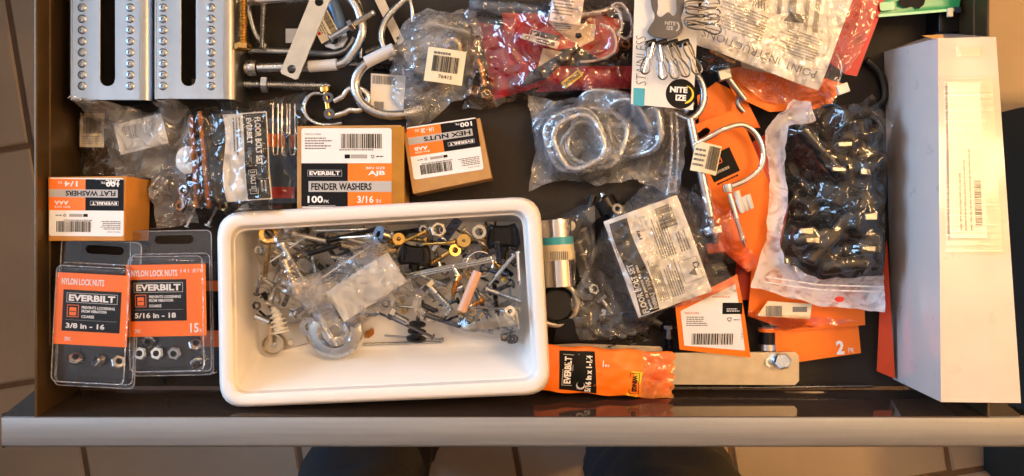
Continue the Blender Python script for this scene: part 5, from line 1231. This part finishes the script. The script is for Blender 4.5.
m = MB(); m.box((-.006, -.005, -.003), (.006, .005, .004), 'zinc_dull'); m.v = [Matrix.Rotation(R(15), 3, 'Z')@p+U(724, 75, .034) for p in m.v]; m.build('nut', nb, bevel=.0008)
m = MB(); m.tube(PX([(728, 78, .032), (745, 100, .030)]), .003, 'zinc_dull', 12); m.build('rod', nb)
# eye screw behind the round logo
es = thing('eye_screw', U(700, 160, .030), 'long zinc eye screw with nut running down from the card of clips', 'eye screw')
m = MB(); pts = smoothpath(PX([(690, 70, .034), (700, 80, .036), (704, 95, .036), (700, 110, .036), (689, 119, .036), (676, 112, .030)]), 6); m.tube(pts, .0036, 'zinc', 12); m.build('eye', es)
m = MB(); A, B = U(690, 119, .038), U(716, 244, .036); L_ = (B-A).length*1000; m.lathe(A, B-A, [(0, .0042), (L_*.78/1000, .0042)]+threads(L_*.78+.1, L_, 3.8, 1.7), 'zinc', 14); m.build('shank', es)
m = MB(); hexnut(m, U(712, 226, .037), B-A, 9.2, 3.6, 8, 'zinc'); m.build('nut', es)
root = thing('price_tag', U(706, 158, .042), 'cream tag with small barcode wrapped on the eye screw', 'tag')
fn = flat(706, 158, .0445, -12, bend=lambda u, v: -.012*u*u); sheet(fn, (-12, -14, 13, 14), 'cream_paper', g=8, th=.3).build('paper', root)
P = Print(fn, 3); P.barcode(1, -10, 12, 12, 5, 'ink'); P.g = 1; P.text('DAY', -10, 4, 0, 8, 'ink', 3, .02) if False else None; P.lines(-11, -10, 0, 9, 4, 'ink_grey', 3, 5); P.build('print', root, smooth=False)
rt, fn = card('orange_tape', [(706, 244, .034), (722, 240, .034), (724, 252, .032), (708, 254, .032)], 0, 'orange', 'bit of orange tape around the tip of the long eye screw')
bag('clear_wrap', [(690, 190), (700, 180), (728, 206), (762, 262), (740, 290), (712, 262)], .04, 'film_red', 'pinkish clear wrap over the tip of the long eye screw', res=2.9, amp=1.6, seed=33)
# ================================================================ LABEL CARD WITH ORANGE BACK
root = thing('header_card', U(712, 320, .022), 'orange-edged white header card with a wide barcode, over the long steel strap', 'card')
bend = lambda u, v: 2.4*math.sin((v+20)*.05)
fn = flat(713, 320, .030, 0, bend=bend, gy=.10)
m = MB(); g = 8
qd = [V((-31, -29)), V((38, -37)), V((22, 44)), V((-37, 14))]
vs = [fn(*(qd[0].lerp(qd[1], i/g).lerp(qd[3].lerp(qd[2], i/g), j/g)), 0)-V((0, 0, .0005)) for j in range(g+1) for i in range(g+1)]
m.add(vs, [(j*(g+1)+i, j*(g+1)+i+1, (j+1)*(g+1)+i+1, (j+1)*(g+1)+i) for j in range(g) for i in range(g)], 'orange'); vs2 = [p-V((0, 0, .0005)) for p in vs]; m.add(vs2, [tuple(reversed((j*(g+1)+i, j*(g+1)+i+1, (j+1)*(g+1)+i+1, (j+1)*(g+1)+i))) for j in range(g) for i in range(g)], 'orange'); m.build('backing', root)
P = Print(fn, 6); P.quad([(-27, -25), (32, -30), (20, 35), (-32, 9)], 'label_white', 1); P.g = 2
P.barcode(-20, -24, 20, -13, 14, l=3); P.g = 1
P.text('MADE IN CHINA', -28, 6, -14, 8, 'red', 3, .0); P.lines(-26, -6, -5, 4, 5, 'ink_grey', 3, 3); P.rect(8, 6, 27, 17, 'ink', 3); P.lines(12, 8, 25, 12, 2, 'label_white', 4, 4)
P.recycle(15, 1, 2.4); P.lines(19, -.5, 27, 1.5, 1, 'ink_grey', 3, 8); P.text('12421', 27, -18, 29, -10, 'ink_grey', 3, 0, rot=90); P.lines(-2, 21, 16, 24, 1, 'red', 3, 6, .25); P.build('print', root)
# ================================================================ LABELLED CLEAR BAG (rotated floor bolt set)
for i, (a, b, r) in enumerate((((600, 297), (622, 326), 3), ((606, 310), (596, 334), 2.4), ((640, 318), (660, 300), 2.6))):
    pbolt('bagged_bolt', (*a, .012), (*b, .012), r, 'zinc bolt inside the labelled bag, '+['near its lower left corner', 'shortest, at the bottom corner', 'under the end of the label'][i], th=(.3, 1))
m = MB(); hexnut(m, U(592, 290, .012), (.4, .3, 1), 6, 3, 5, 'zinc'); m.build('hex_nut', None, 'zinc hex nut in the left corner of the labelled bag', 'nut')
root = thing('bag_label', U(663, 252, .034), 'white floor bolt set label with black title band, tilted, right of the labelled tube', 'label')
fnb = flat(657, 254, .041, 110, bend=lambda u, v: 1.5*math.sin(u*.05+1)+1.2*math.sin(v*.09+u*.02))
sheet(fnb, (-51, -37, 46, 37), 'label_white', g=14, th=.3).build('paper', root)
P = Print(fnb, 8)
P.band(-50, 42, lambda u: 15+1.6*math.sin(u*.07), lambda u: 33+1.2*math.sin(u*.08), 'ink', 1); P.g = 1
P.text('FLOOR BOLT SET', -49, 25.5, 0, 31.5, 'ink_white', 3, .03); P.text('Juego de pernos de piso', -48, 20.5, -3, 24.5, 'ink_white', 3, .03); P.text('EVERBILT', -48, 16, -32, 19.5, 'ink_white', 3, .01); P.text('3 BOLT', -29, 16, -16, 19.5, 'ink_white', 3, 0)
P.text('MADE IN USA', 8, 34.2, 24, 36, 'ink', 3, 0) if False else P.lines(10, 34.3, 28, 36.3, 1, 'ink', 3, 3)
P.lines(-44, 2, -2, 12, 6, 'ink_grey', 3, 2, .5); P.lines(-6, -18, 34, -2, 7, 'ink_grey', 3, 4, .5); P.lines(-44, -14, -10, 0, 6, 'ink_grey', 3, 9, .5)
for k in range(7): P.quad([(18+k*1.2, 8+(k % 3)*1.4), (19.4+k*1.2, 8.6+(k % 2)*2), (19.8+k*1.2, 12-(k % 2)), (18.2+k*1.2, 11.2)], 'ink', 3)
P.frame(0, 0, 38, 4.5, .3, 'ink_grey', 3)
P.barcode(20, -28, 41, -12, 7, 'ink', vert=False); P.lines(-6, -32, 16, -22, 4, 'ink_grey', 3, 12, .5)
P.frame(-36, -34, -14, -16, .4, 'ink_grey', 3); P.poly([(-28, -22), (-24, -29), (-32, -29)], 'ink_grey', 4); P.recycle(-22, -31, 3.6); P.build('print', root, smooth=False)
bag('labelled_bag', [(655, 180), (672, 176), (697, 192), (722, 250), (738, 282), (738, 292), (700, 300), (668, 312), (650, 334), (620, 341), (583, 344), (574, 322), (573, 300), (588, 268), (600, 236), (610, 215)], .036, 'film_hazy', 'clear zip bag holding the tilted floor bolt set label', res=2.6, amp=3.0, freq=55, seed=37, edge=.014, relax=22)
# ================================================================ SMALL ORANGE BAG
ob = thing('orange_bag', U(610, 373, .020), 'small orange plastic bag with black panel and yellow tag, beside the tray', 'bag')
fo = flat(610, 373, .030, -3.5, bend=lambda u, v: 4.5*math.cos(min(1, abs(v)/23)*1.5)*(1-.6*max(0, (u-20)/40))+.7*math.sin(u*.17+v*.1)+.5*math.sin(u*.35-v*.3)+1.3*noise.noise(V((u*.09, v*.13, 2))))
m = MB(); g = 26
def ptb(i, j): return (-72+133*i/g+(1.6*math.sin(j*1.1) if i == g else 0), -21+43*j/g+(1.0*math.sin(i*.8) if j in (0, g) else 0))
vs = [fo(*ptb(i, j), 0) for j in range(g+1) for i in range(g+1)]
fq = [(j*(g+1)+i, j*(g+1)+i+1, (j+1)*(g+1)+i+1, (j+1)*(g+1)+i) for j in range(g) for i in range(g)]
m.add(vs, [f for k, f in enumerate(fq) if (k % g) < g-6], 'orange'); m.add(vs, [f for k, f in enumerate(fq) if (k % g) >= g-6], 'orange_film')
low = [p-V((0, 0, 0)) for p in vs]; low = [V((p.x, p.y, min(p.z, .0205)+0)) for p in vs]; m.add(low, [tuple(reversed(f)) for f in fq], 'orange'); m.build('pouch', ob, angle=50)
P = Print(fo, 8); P.quad([(-48, -18), (-12, -20), (-16, 20), (-50, 19)], 'ink', 3); P.g = 2
P.frame(-46, -14, -36, 16, .6, 'stripe_grey', 5); P.g = 1; P.text('EVERBILT', -44.4, -12, -37.6, 14, 'ink_white', 6, .04, rot=90)
P.rect(-31.5, -17, -31, 17, 'stripe_grey', 5); P.text('5/16 in x 1-1/4', -24, -19, -18, 16, 'ink_white', 6, .04, rot=90)
P.disc(-28, -13, 4, 'ink_white', 5); P.disc(-28, -12, 3.2, 'ink', 6)
P.text('1', -8, 6, -7, 12, 'ink_white', 5, .02, rot=90) ; P.lines(-6, 2, 0, 13, 1, 'label_white', 5, 3, .2)
P.quad([(17, -20), (27, -21), (31, 3), (20, 4)], 'yellow', 5); P.frame(18.5, -18, 28, 2, .5, 'ink', 6); P.text('WINGS', 21, -16, 26, 0, 'ink', 7, .05, rot=-90); P.build('print', ob)
root = None
# ================================================================ RED PACKAGES IN A CLEAR BAG (top centre)
def quilt(name, corners, mat, parent, bulge=6, amp=1.5, seed=1, g=18, label=None, angle=60, thick=True):
    """soft pouch: px corners with heights (TL TR BR BL), swollen in the middle and crumpled"""
    C = PX(corners); m = MB(); top = []; low = []
    for j in range(g+1):
        for i in range(g+1):
            u, v = i/g, j/g; p = C[3].lerp(C[2], u).lerp(C[0].lerp(C[1], u), v); e = (math.sin(math.pi*u)*math.sin(math.pi*v))**.5
            n = noise.noise(V((p.x*38+seed, p.y*38, seed))); rg = max(0, 1-abs(noise.noise(V((p.x*30, p.y*30+seed, 4.))))*5)
            top.append(p+V((0, 0, (bulge*e+amp*(n+rg*.8)*min(1, e*2))/1000))); low.append(p-V((0, 0, .0005+.001*e)))
    f = [(j*(g+1)+i, j*(g+1)+i+1, (j+1)*(g+1)+i+1, (j+1)*(g+1)+i) for j in range(g) for i in range(g)]
    m.add(top, f, mat)
    if thick: m.add(low, [tuple(reversed(q)) for q in f], mat)
    return m.build(name, parent, label, angle=angle)
rp = thing('red_pouch', U(520, 70, .006), 'glossy red plastic pouch at the left inside the large clear bag', 'pouch')
quilt('pouch', [(478, 22, .016), (560, 34, .022), (556, 82, .018), (494, 100, .014)], 'red_dark', rp, 9, 2.4, 3)
rp2 = thing('red_pouch', U(590, 70, .012), 'red plastic pouch with a yellow tag at the right inside the large clear bag', 'pouch')
quilt('pouch', [(556, 66, .020), (632, 66, .020), (634, 88, .018), (536, 92, .016)], 'red_dark', rp2, 5, 1.6, 6)
fn = flat(572, 79, .029, 38); P = Print(fn); P.poly(rrect(-12, -4.5, 12, 4.5, 1.5), 'ink', 1); P.poly(rrect(-11.2, -3.7, 11.2, 3.7, 1.2), 'yellow', 2); P.text('WINGS', -9, -2.4, 9, 2.4, 'ink', 3, .04); P.build('yellow_tag', rp2, smooth=False, label='yellow tag with black lettering')
rc, fn = card('red_card', [(500, 4, .022), (545, 14, .030), (582, 46, .034), (556, 50, .034), (505, 30, .030)], 0, 'red', 'red card folded diagonally across the top of the large clear bag')
rc, fn = card('orange_card', [(588, 12, .020), (622, 20, .026), (618, 52, .028), (600, 60, .026), (580, 46, .022)], 0, 'orange_deep', 'orange-red card curving at the right inside the large clear bag')
rc, fn = card('navy_label', [(534, 30, .036), (560, 36, .036), (556, 45, .036), (522, 38, .036)], 0, 'navy', 'dark blue label with a white boxed letter K in the large clear bag')
P = Print(local(fn, 534, 35, -18)); P.frame(-5, -4.5, 6, 5, .7, 'ink_white', 2); P.text('K', -2.5, -3, 3.5, 3.2, 'ink_white', 3, .05); P.build('print', rc, smooth=False)
rc, fn = card('recycle_slip', [(523, 33, .039), (560, 42, .039), (557, 49, .039), (520, 38, .039)], 0, 'label_white', 'narrow white slip with recycling mark under the boxed letter K')
P = Print(local(fn, 540, 41, -14)); P.recycle(-13, 0, 2.6); P.rect(-4, -2, 15, 2, 'navy', 2); P.lines(-4, -1.6, 15, 1.6, 1, 'ink_white', 3, 3, .4); P.build('print', rc, smooth=False)
rc, fn = card('white_slip', [(543, 48, .034), (563, 52, .034), (556, 64, .032), (536, 74, .030)], 0, 'cream_paper', 'small cream slip on the red pouch below the boxed letter K')
rc, fn = card('navy_band', [(563, 52, .037), (578, 46, .036), (548, 78, .031), (520, 88, .028), (530, 72, .031)], 0, 'navy', 'dark blue band running diagonally between the two red pouches')
rc, fn = card('tan_card', [(548, 22, .030), (596, 24, .036), (594, 40, .036), (582, 46, .035), (566, 38, .034)], 0, 'cream_paper', 'cream card with round hole in the middle of the large clear bag', holes=[[(576, 33), (575, 37), (578, 39), (582, 37), (581, 33)]])
P = Print(local(fn, 570, 28, -6)); P.lines(-16, -4, 2, 5, 4, 'ink_grey', 2, 4); P.build('print', rc, smooth=False)
rc, fn = card('paper_tag', [(553, -8, .045), (585, -6, .045), (580, 25, .044), (549, 21, .044)], 0, 'label_white', 'white paper tag with small print hanging at the top of the large clear bag')
P = Print(local(fn, 566, 8, -8)); P.lines(-13, -8, 13, 15, 7, 'ink_grey', 2, 4, .4); P.recycle(-3, -11, 2.2); P.lines(-11, -13, -5, -11, 1, 'ink_grey', 2, 3); P.build('print', rc, smooth=False)
rod('blue_tube', [(470, 4, .022), (510, 8, .024), (548, 12, .022)], 6, 'bluish coated tube at the top left of the large clear bag', 'wire_blue', 'tube')
rod('steel_rod', [(575, 16, .030), (600, 12, .030), (626, 4, .026)], 3.6, 'zinc rod under the clear wrap at the top of the large clear bag', 'zinc')
rod('steel_hook', [(600, 24, .034), (612, 30, .036), (616, 44, .036), (612, 54, .034), (598, 60, .032), (580, 62, .030)], 1.2, 'thin pale wire bow at the right edge of the orange-red card', 'nylon', 'wire')
rod('steel_link', [(612, 6, .030), (622, 4, .032), (631, 18, .034), (632, 32, .034), (626, 39, .034), (618, 34, .034), (622, 26, .034), (619, 12, .032)], 2.2, 'zinc quick link at the right edge of the large clear bag', 'zinc', 'link', closed=True)
rod('brass_spring', [(478, 60, .020), (482, 72, .020), (484, 86, .020)], 3.0, 'copper-coloured spring at the left edge of the red pouch', 'copper', 'spring')
for i, (x, y) in enumerate(((474, 92), (624, 46), (486, 96))):
    m = MB(); hexnut(m, U(x, y, .014), (.2, .3, 1), 6, 3, 5, 'brass' if i != 1 else 'copper'); m.build('hex_nut', None, ['golden nut at the lower left corner of the large clear bag', 'copper-coloured nut below the quick link', 'small golden nut beside the copper spring'][i], 'nut')
bag('large_clear_bag', [(462, 8), (480, -6), (600, -10), (634, -8), (634, 30), (634, 66), (632, 90), (560, 90), (520, 96), (487, 105), (462, 106), (472, 60), (474, 30)], .035, 'film_red', 'large glossy clear bag full of red pouches and cards at the top centre', res=3.2, amp=2.6, freq=40, seed=41, edge=.014, relax=18)
# ================================================================ CARD OF CARABINER CLIPS
nc, fn = card('clip_card', [(635, -12, .052), (699, -12, .052), (696, 60, .054), (693, 110, .054), (631, 104, .054)], 0, 'white_paper', 'white card with round black logo holding a carabiner and small clips')
P = Print(local(fn, 640, 62, 90)); P.text('STAINLESS', -23, -6, 26, 4, 'ink_grey', 2, -.01, shear=.15)
P.build('print', nc, smooth=False)
P = Print(lambda u, v, l=0: fn(u, v, l)); P.poly([(633.5, 88), (633, 105), (644, 106.5), (645, 88.5)][::1], 'cyan', 2); P.build('print', nc, smooth=False)
P = Print(local(fn, 680.5, 94, -3)); P.disc(0, 0, 15, 'ink', 2, 32)
cres = [(4+9.2*math.cos(R(a)), -.5+9.2*math.sin(R(a))) for a in range(-88, 84, 12)]+[(1.6+9.6*math.cos(R(a)), .2+8.6*math.sin(R(a))) for a in range(66, -72, -12)]
P.poly(cres, 'yellow', 3); P.text('NITE', -11, 1, 6.5, 7, 'ink_white', 4, .05); P.text('IZE', -5, -7, 5.5, -1, 'ink_white', 4, .05); P.build('round_logo', nc, smooth=False)
ca = thing('carabiner', U(667, 25, .056), 'dark steel carabiner plate with crescent logo on the clip card', 'carabiner')
m = MB(); o = [(651, -10), (656, -10), (658, 6), (657, 14), (661, 17), (668, 12), (673, 16), (677, 10), (677, -10), (684, -10), (684, 8), (681, 18), (683, 28), (678, 36), (668, 38), (656, 37), (648, 32), (650, 26), (654, 20), (655, 14), (652, 6)]
pp = [U(x, y, .060) for x, y in o]; pp = [(p.x, p.y) for p in smoothpath(pp, 3, True)]
if sum(pp[i][0]*pp[(i+1) % len(pp)][1]-pp[(i+1) % len(pp)][0]*pp[i][1] for i in range(len(pp))) < 0: pp = pp[::-1]
m.plate(pp, [], .0575, .060, 'gunmetal'); m.build('plate', ca, bevel=.0004)
P = Print(flat(669, 25, .0601, -4)); P.text('NITE', -4, 0, 6, 3.4, 'stripe_grey', 2, .03); P.text('IZE', -2, -4.5, 4, -1, 'stripe_grey', 2, .03); P.poly([(6+4*math.cos(R(a)), -1+4.6*math.sin(R(a))) for a in range(-80, 81, 20)]+[(5+3.6*math.cos(R(a)), -1+3.8*math.sin(R(a))) for a in range(60, -61, -20)], 'stripe_grey', 2); P.build('print', ca, smooth=False)
def sbiner(px, py, ang, L_, label, z=.066, name='small_clip', mat='dark_steel'):
    root = thing(name, U(px, py, z-.002), label, 'clip'); C = U(px, py, z); c_, s_ = math.cos(R(ang)), math.sin(R(ang)); h = L_/2
    def P3(x, y, q=0): return C+V(((x*c_-y*s_)/1000, (x*s_+y*c_)/1000, q/1000))
    m = MB(); m.tube(smoothpath([P3(-h, 0), P3(-h+2, 3.4), P3(-h*.3, 3.6), P3(0, 2.4), P3(h*.4, 4), P3(h-3, 4.2), P3(h, 0), P3(h-3, -4), P3(h*.4, -4), P3(0, -2.4), P3(-h*.3, -3.4), P3(-h+2, -3.2)], 3, True), .0008, mat, 8, closed=True); m.build('frame', root)
    m = MB(); m.tube([P3(-h+1, .8, 1.6), P3(-.5, 1.2, 1.6)], .0008, 'chrome', 6); m.tube([P3(1, -.6, 1.8), P3(h-1, -1.2, 1.8)], .0008, 'chrome', 6); m.build('gate', root)
    return root
for i, (x, y, a, L_) in enumerate(((648, 58, 75, 30), (661, 62, 98, 32), (671, 62, 108, 32), (679, 60, 118, 34), (692, 58, 114, 32))):
    sbiner(x, y, a+180, L_, ['leftmost of the five small steel clips hanging from the carabiner', 'second from the left of the five small clips below the carabiner', 'middle one of the five small clips below the carabiner', 'fourth from the left of the small clips below the carabiner', 'rightmost of the five small clips hanging from the carabiner'][i])
for i, (x, y, a) in enumerate(((702, 4, 5), (703, 12, -8), (702, 20, 6), (704, 27, -12))):
    sbiner(x, y, a, 32, ['topmost small dark clip beside the carabiner', 'second small dark clip beside the carabiner', 'third small dark clip beside the carabiner', 'lowest small dark clip beside the carabiner'][i], z=.064+.0016*(i % 2))
for i, x in enumerate((651, 662, 673, 684)):
    MB().lathe(U(x, 43, .062), (1, .3, 0), [(-.0045, .0032), (.0045, .0032)], 'black_plastic', 12).build('plastic_bead', None, 'black keeper on the small clips, '+['first from the left', 'second from the left', 'third from the left', 'last on the right'][i], 'keeper')
# ================================================================ BAG WITH INSTRUCTION SHEET (top right)
rc, fn = card('red_folder', [(800, -14, .030), (888, -14, .036), (878, 20, .034), (857, 76, .030), (846, 74, .030), (800, 40, .026)], 0, 'red', 'red card standing out at the right edge of the instructions bag')
rc, fn = card('orange_card', [(722, 70, .024), (770, 62, .026), (845, 84, .026), (828, 108, .022), (770, 112, .020), (735, 96, .022)], 0, 'orange', 'orange card glowing through the lower part of the instructions bag')
rc, fn = card('white_slip', [(740, 55, .030), (778, 62, .030), (806, 80, .030), (742, 68, .030)], 0, 'cream_paper', 'small cream slip below the instruction sheet')
for i, (a, b) in enumerate((((710, 50), (735, 62)),)):
    MB().tube(PX([(*a, .026), (*b, .026)]), .0024, 'brass', 12).build('metal_pin', None, 'golden pin at the left corner of the instructions bag', 'pin')
ins = thing('instruction_sheet', U(770, 35, .034), 'white instruction sheet lying upside down in the top right clear bag', 'sheet')
fi = flat(768, 26, .044, 159.5, bend=lambda u, v: 1.4*math.sin(u*.05)+1.2*math.sin(v*.07+1)+.8*math.sin(u*.11+v*.1))
sheet(fi, (-66, -62, 66, 40), 'label_white', g=18, th=.25).build('paper', ins)
P = Print(fi, 1)
P.text('POINT', -58, 24, -28, 31, 'ink_grey', 3, -.01); P.text('INSTRUCTIONS', -22, 24, 56, 31, 'ink_grey', 3, -.01)
P.lines(-52, -6, -12, 18, 9, 'ink_light', 3, 4, .5); P.lines(2, -8, 50, 18, 9, 'ink_light', 3, 8, .5)
P.g = 4
for (u0, v0, u1, v1, w_) in ((-46, -10, -44, -48, 5), (-36, -8, -33, -50, 4), (-24, -6, -20, -46, 7), (-8, -14, -4, -50, 4)):
    P.quad([(u0, v0), (u0+w_, v0), (u1+w_+6, v1), (u1+6, v1)], 'ink_light', 3)
P.quad([(-30, -14), (-12, -10), (-16, -20), (-30, -22)], 'ink_grey', 4); P.quad([(10, -16), (26, -14), (24, -28), (8, -30)], 'stripe_grey', 3); P.g = 1
for k in range(5): P.quad([(8+k*3, -12), (9+k*3, -12), (14+k*3, -26), (13+k*3, -26)], 'ink_grey', 4)
P.build('print', ins)
ibag = bag('instructions_bag', [(696, -10), (884, -12), (878, 20), (862, 55), (848, 76), (843, 106), (826, 102), (796, 104), (768, 96), (738, 72), (698, 66), (700, 30)], .045, 'film_gold', 'large glossy clear bag holding the upside-down instruction sheet', res=2.9, amp=3.4, freq=50, seed=51, edge=.022, relax=18)
m = MB(); m.box((-.005, -.005, 0), (.006, .004, .004), 'nylon'); m.v = [Matrix.Rotation(R(20), 3, 'Z')@p+U(841, 89, .040) for p in m.v]; m.build('plastic_cube', None, 'small white plastic cap at the lower right corner of the instructions bag', 'cap', bevel=.0006)
m = MB(); m.tube(smoothpath(PX([(834, 50, .046), (842, 66, .045), (836, 92, .042)]), 4), .0009, 'film', 6); m.build('seam', ibag)
# ================================================================ GREEN PACKAGE
gp = thing('green_package', U(918, 5, .03), 'green blister package at the top edge beside the instructions bag', 'package')
quilt('pouch', [(884, -22, .034), (964, -22, .034), (959, 9, .034), (880, 17, .034)], 'green', gp, 2, .5, 9, g=12)
P = Print(flat(920, 8, .0372, 4)); P.quad([(-40, -6), (38, -5), (38, -2.6), (-40, -3.4)], 'green_light', 1); P.poly([(-20, 4), (-14, 1), (-6, 2), (-2, -1), (4, 3), (6, 9), (-20, 9)], 'ink', 2); P.poly(rrect(-38, 0, -24, 8, 2), 'green_light', 1); P.build('print', gp, smooth=False)
m = MB(); m.box((-.0022, -.004, 0), (.0022, .004, .003), 'cream_paper'); m.v = [p+U(949, 13, .036) for p in m.v]; m.build('cream_tag', None, 'tiny cream tag hanging below the green package', 'tag')
m = MB(); m.box((-.003, -.002, 0), (.003, .003, .003), 'navy'); m.v = [p+U(956, 11, .035) for p in m.v]; m.build('plastic_cube', None, 'tiny dark blue cap beside the cream tag', 'plastic piece')
m = MB(); A, B = U(925, 40, .001), U(945, -30, .001); m.box((A.x, A.y, .001), (B.x, B.y, .026), 'black_plastic'); m.build('dark_block', None, 'dark case on the liner behind the long white box', 'case', bevel=.002)  # dark block filling the dark strip of liner near the right wall
rod('black_cable', [(866, 60, .006), (880, 74, .006), (884, 98, .006), (870, 110, .006)], 4, 'short black cord on the liner left of the long white box', 'black_rubber', 'cord')
# ================================================================ BAG OF BLACK CLAMPS
C0 = [(800, 130, 12, 40), (832, 122, 16, 80), (862, 132, 14, 10), (808, 168, 15, 120), (842, 160, 13, 200), (870, 168, 14, 60), (802, 208, 14, 300), (834, 200, 16, 150), (866, 204, 13, 20), (812, 246, 15, 230), (846, 244, 16, 330), (872, 242, 13, 90), (828, 264, 12, 180), (824, 226, 11, 45), (852, 222, 12, 260)]
DS = ['top left', 'top centre', 'top right', 'second row left', 'second row centre', 'second row right', 'middle row left', 'middle row centre', 'middle row right', 'bottom row left', 'bottom row centre', 'bottom row right', 'lowest of all', 'small one left of centre', 'small one right of centre']
rn2 = random.Random(5)
for i, (x, y, r_, a) in enumerate(C0):
    z = .016+.012*(i % 3)+(.004 if i > 12 else 0)
    pclamp(x, y, z, r_, a, 'black cable clamp inside the grey-white bag, '+DS[i], rn2.uniform(12, 18), 'black clamps in the bag', ['black_plastic', 'black_rubber'][i % 2], tilt=rn2.uniform(-50, 50))
for i, (a, b, r_) in enumerate((((800, 128), (842, 176), 7), ((862, 200), (806, 262), 7.5), ((858, 120), (866, 190), 7), ((792, 240), (834, 232), 7), ((864, 262), (820, 268), 7))):
    m = MB(); A, B = U(*a, .044), U(*b, .040); m.lathe(A, B-A, [(0, r_*.6/1000), (.002, r_/1000), ((B-A).length*.5, r_/1000), ((B-A).length*.5+.001, r_*1.15/1000), ((B-A).length-.002, r_*1.1/1000), ((B-A).length, r_*.6/1000)], ['black_plastic', 'black_rubber'][i % 2], 16)
    m.build('black_sleeve', None, 'long black sleeve on top in the clamp bag, '+['upper left diagonal', 'lower diagonal crossing the middle', 'upright at the right', 'horizontal at the lower left', 'horizontal at the bottom'][i], 'sleeve')
for i, (x, y) in enumerate(((844, 144), (866, 172), (806, 231), (870, 216), (868, 248), (812, 240), (838, 170))):
    m = MB(); m.box((-.006, -.0025, 0), (.006, .0025, .003), 'steel_tan'); m.v = [Matrix.Rotation(R(rn2.uniform(-12, 12)), 3, 'Z')@p+U(x, y, .050) for p in m.v]; m.build('metal_clip', None, 'small tan metal buckle in the clamp bag, '+['top', 'upper right', 'lower left', 'right', 'lower right', 'lowest left', 'centre'][i], 'buckle', bevel=.0005)
bb = thing('clamp_bag', U(825, 210, .004), 'grey-white plastic bag with clear front holding black cable clamps', 'bag')
m = film_mesh([(752, 287), (768, 240), (772, 180), (766, 130), (796, 98), (812, 102), (818, 120), (790, 126), (786, 160), (790, 200), (782, 240), (786, 262), (820, 280), (886, 276), (888, 312), (820, 306)], .040, 'film_white', res=3.0, amp=1.8, freq=44, seed=61, edge=.034, relax=16)
m.build('white_back', bb, angle=50, label='opaque white edge of the bag')
m = film_mesh([(782, 128), (800, 100), (840, 104), (866, 100), (876, 92), (895, 120), (890, 200), (889, 280), (820, 284), (784, 264), (780, 240), (788, 200)], .050, 'film_hazy' if False else 'film', res=3.0, amp=2.4, freq=40, seed=62, edge=.040, relax=16)
m.build('clear_front', bb, angle=60)
m = MB(); m.tube(PX([(764, 282, .040), (820, 290, .040), (884, 292, .040)]), .0008, 'film_white', 6); m.tube(PX([(766, 277, .040), (820, 285, .040), (884, 287, .040)]), .0008, 'film_white', 6); m.build('zip_strip', bb)
m = MB(); q = U(838, 299, .0415); m.plate([(q.x+.0045*math.cos(R(a)), q.y+.0028*math.sin(R(a))) for a in range(0, 360, 24)], [], .0445, .0448, 'red'); m.build('hang_hole', bb, label='round hang hole showing red')
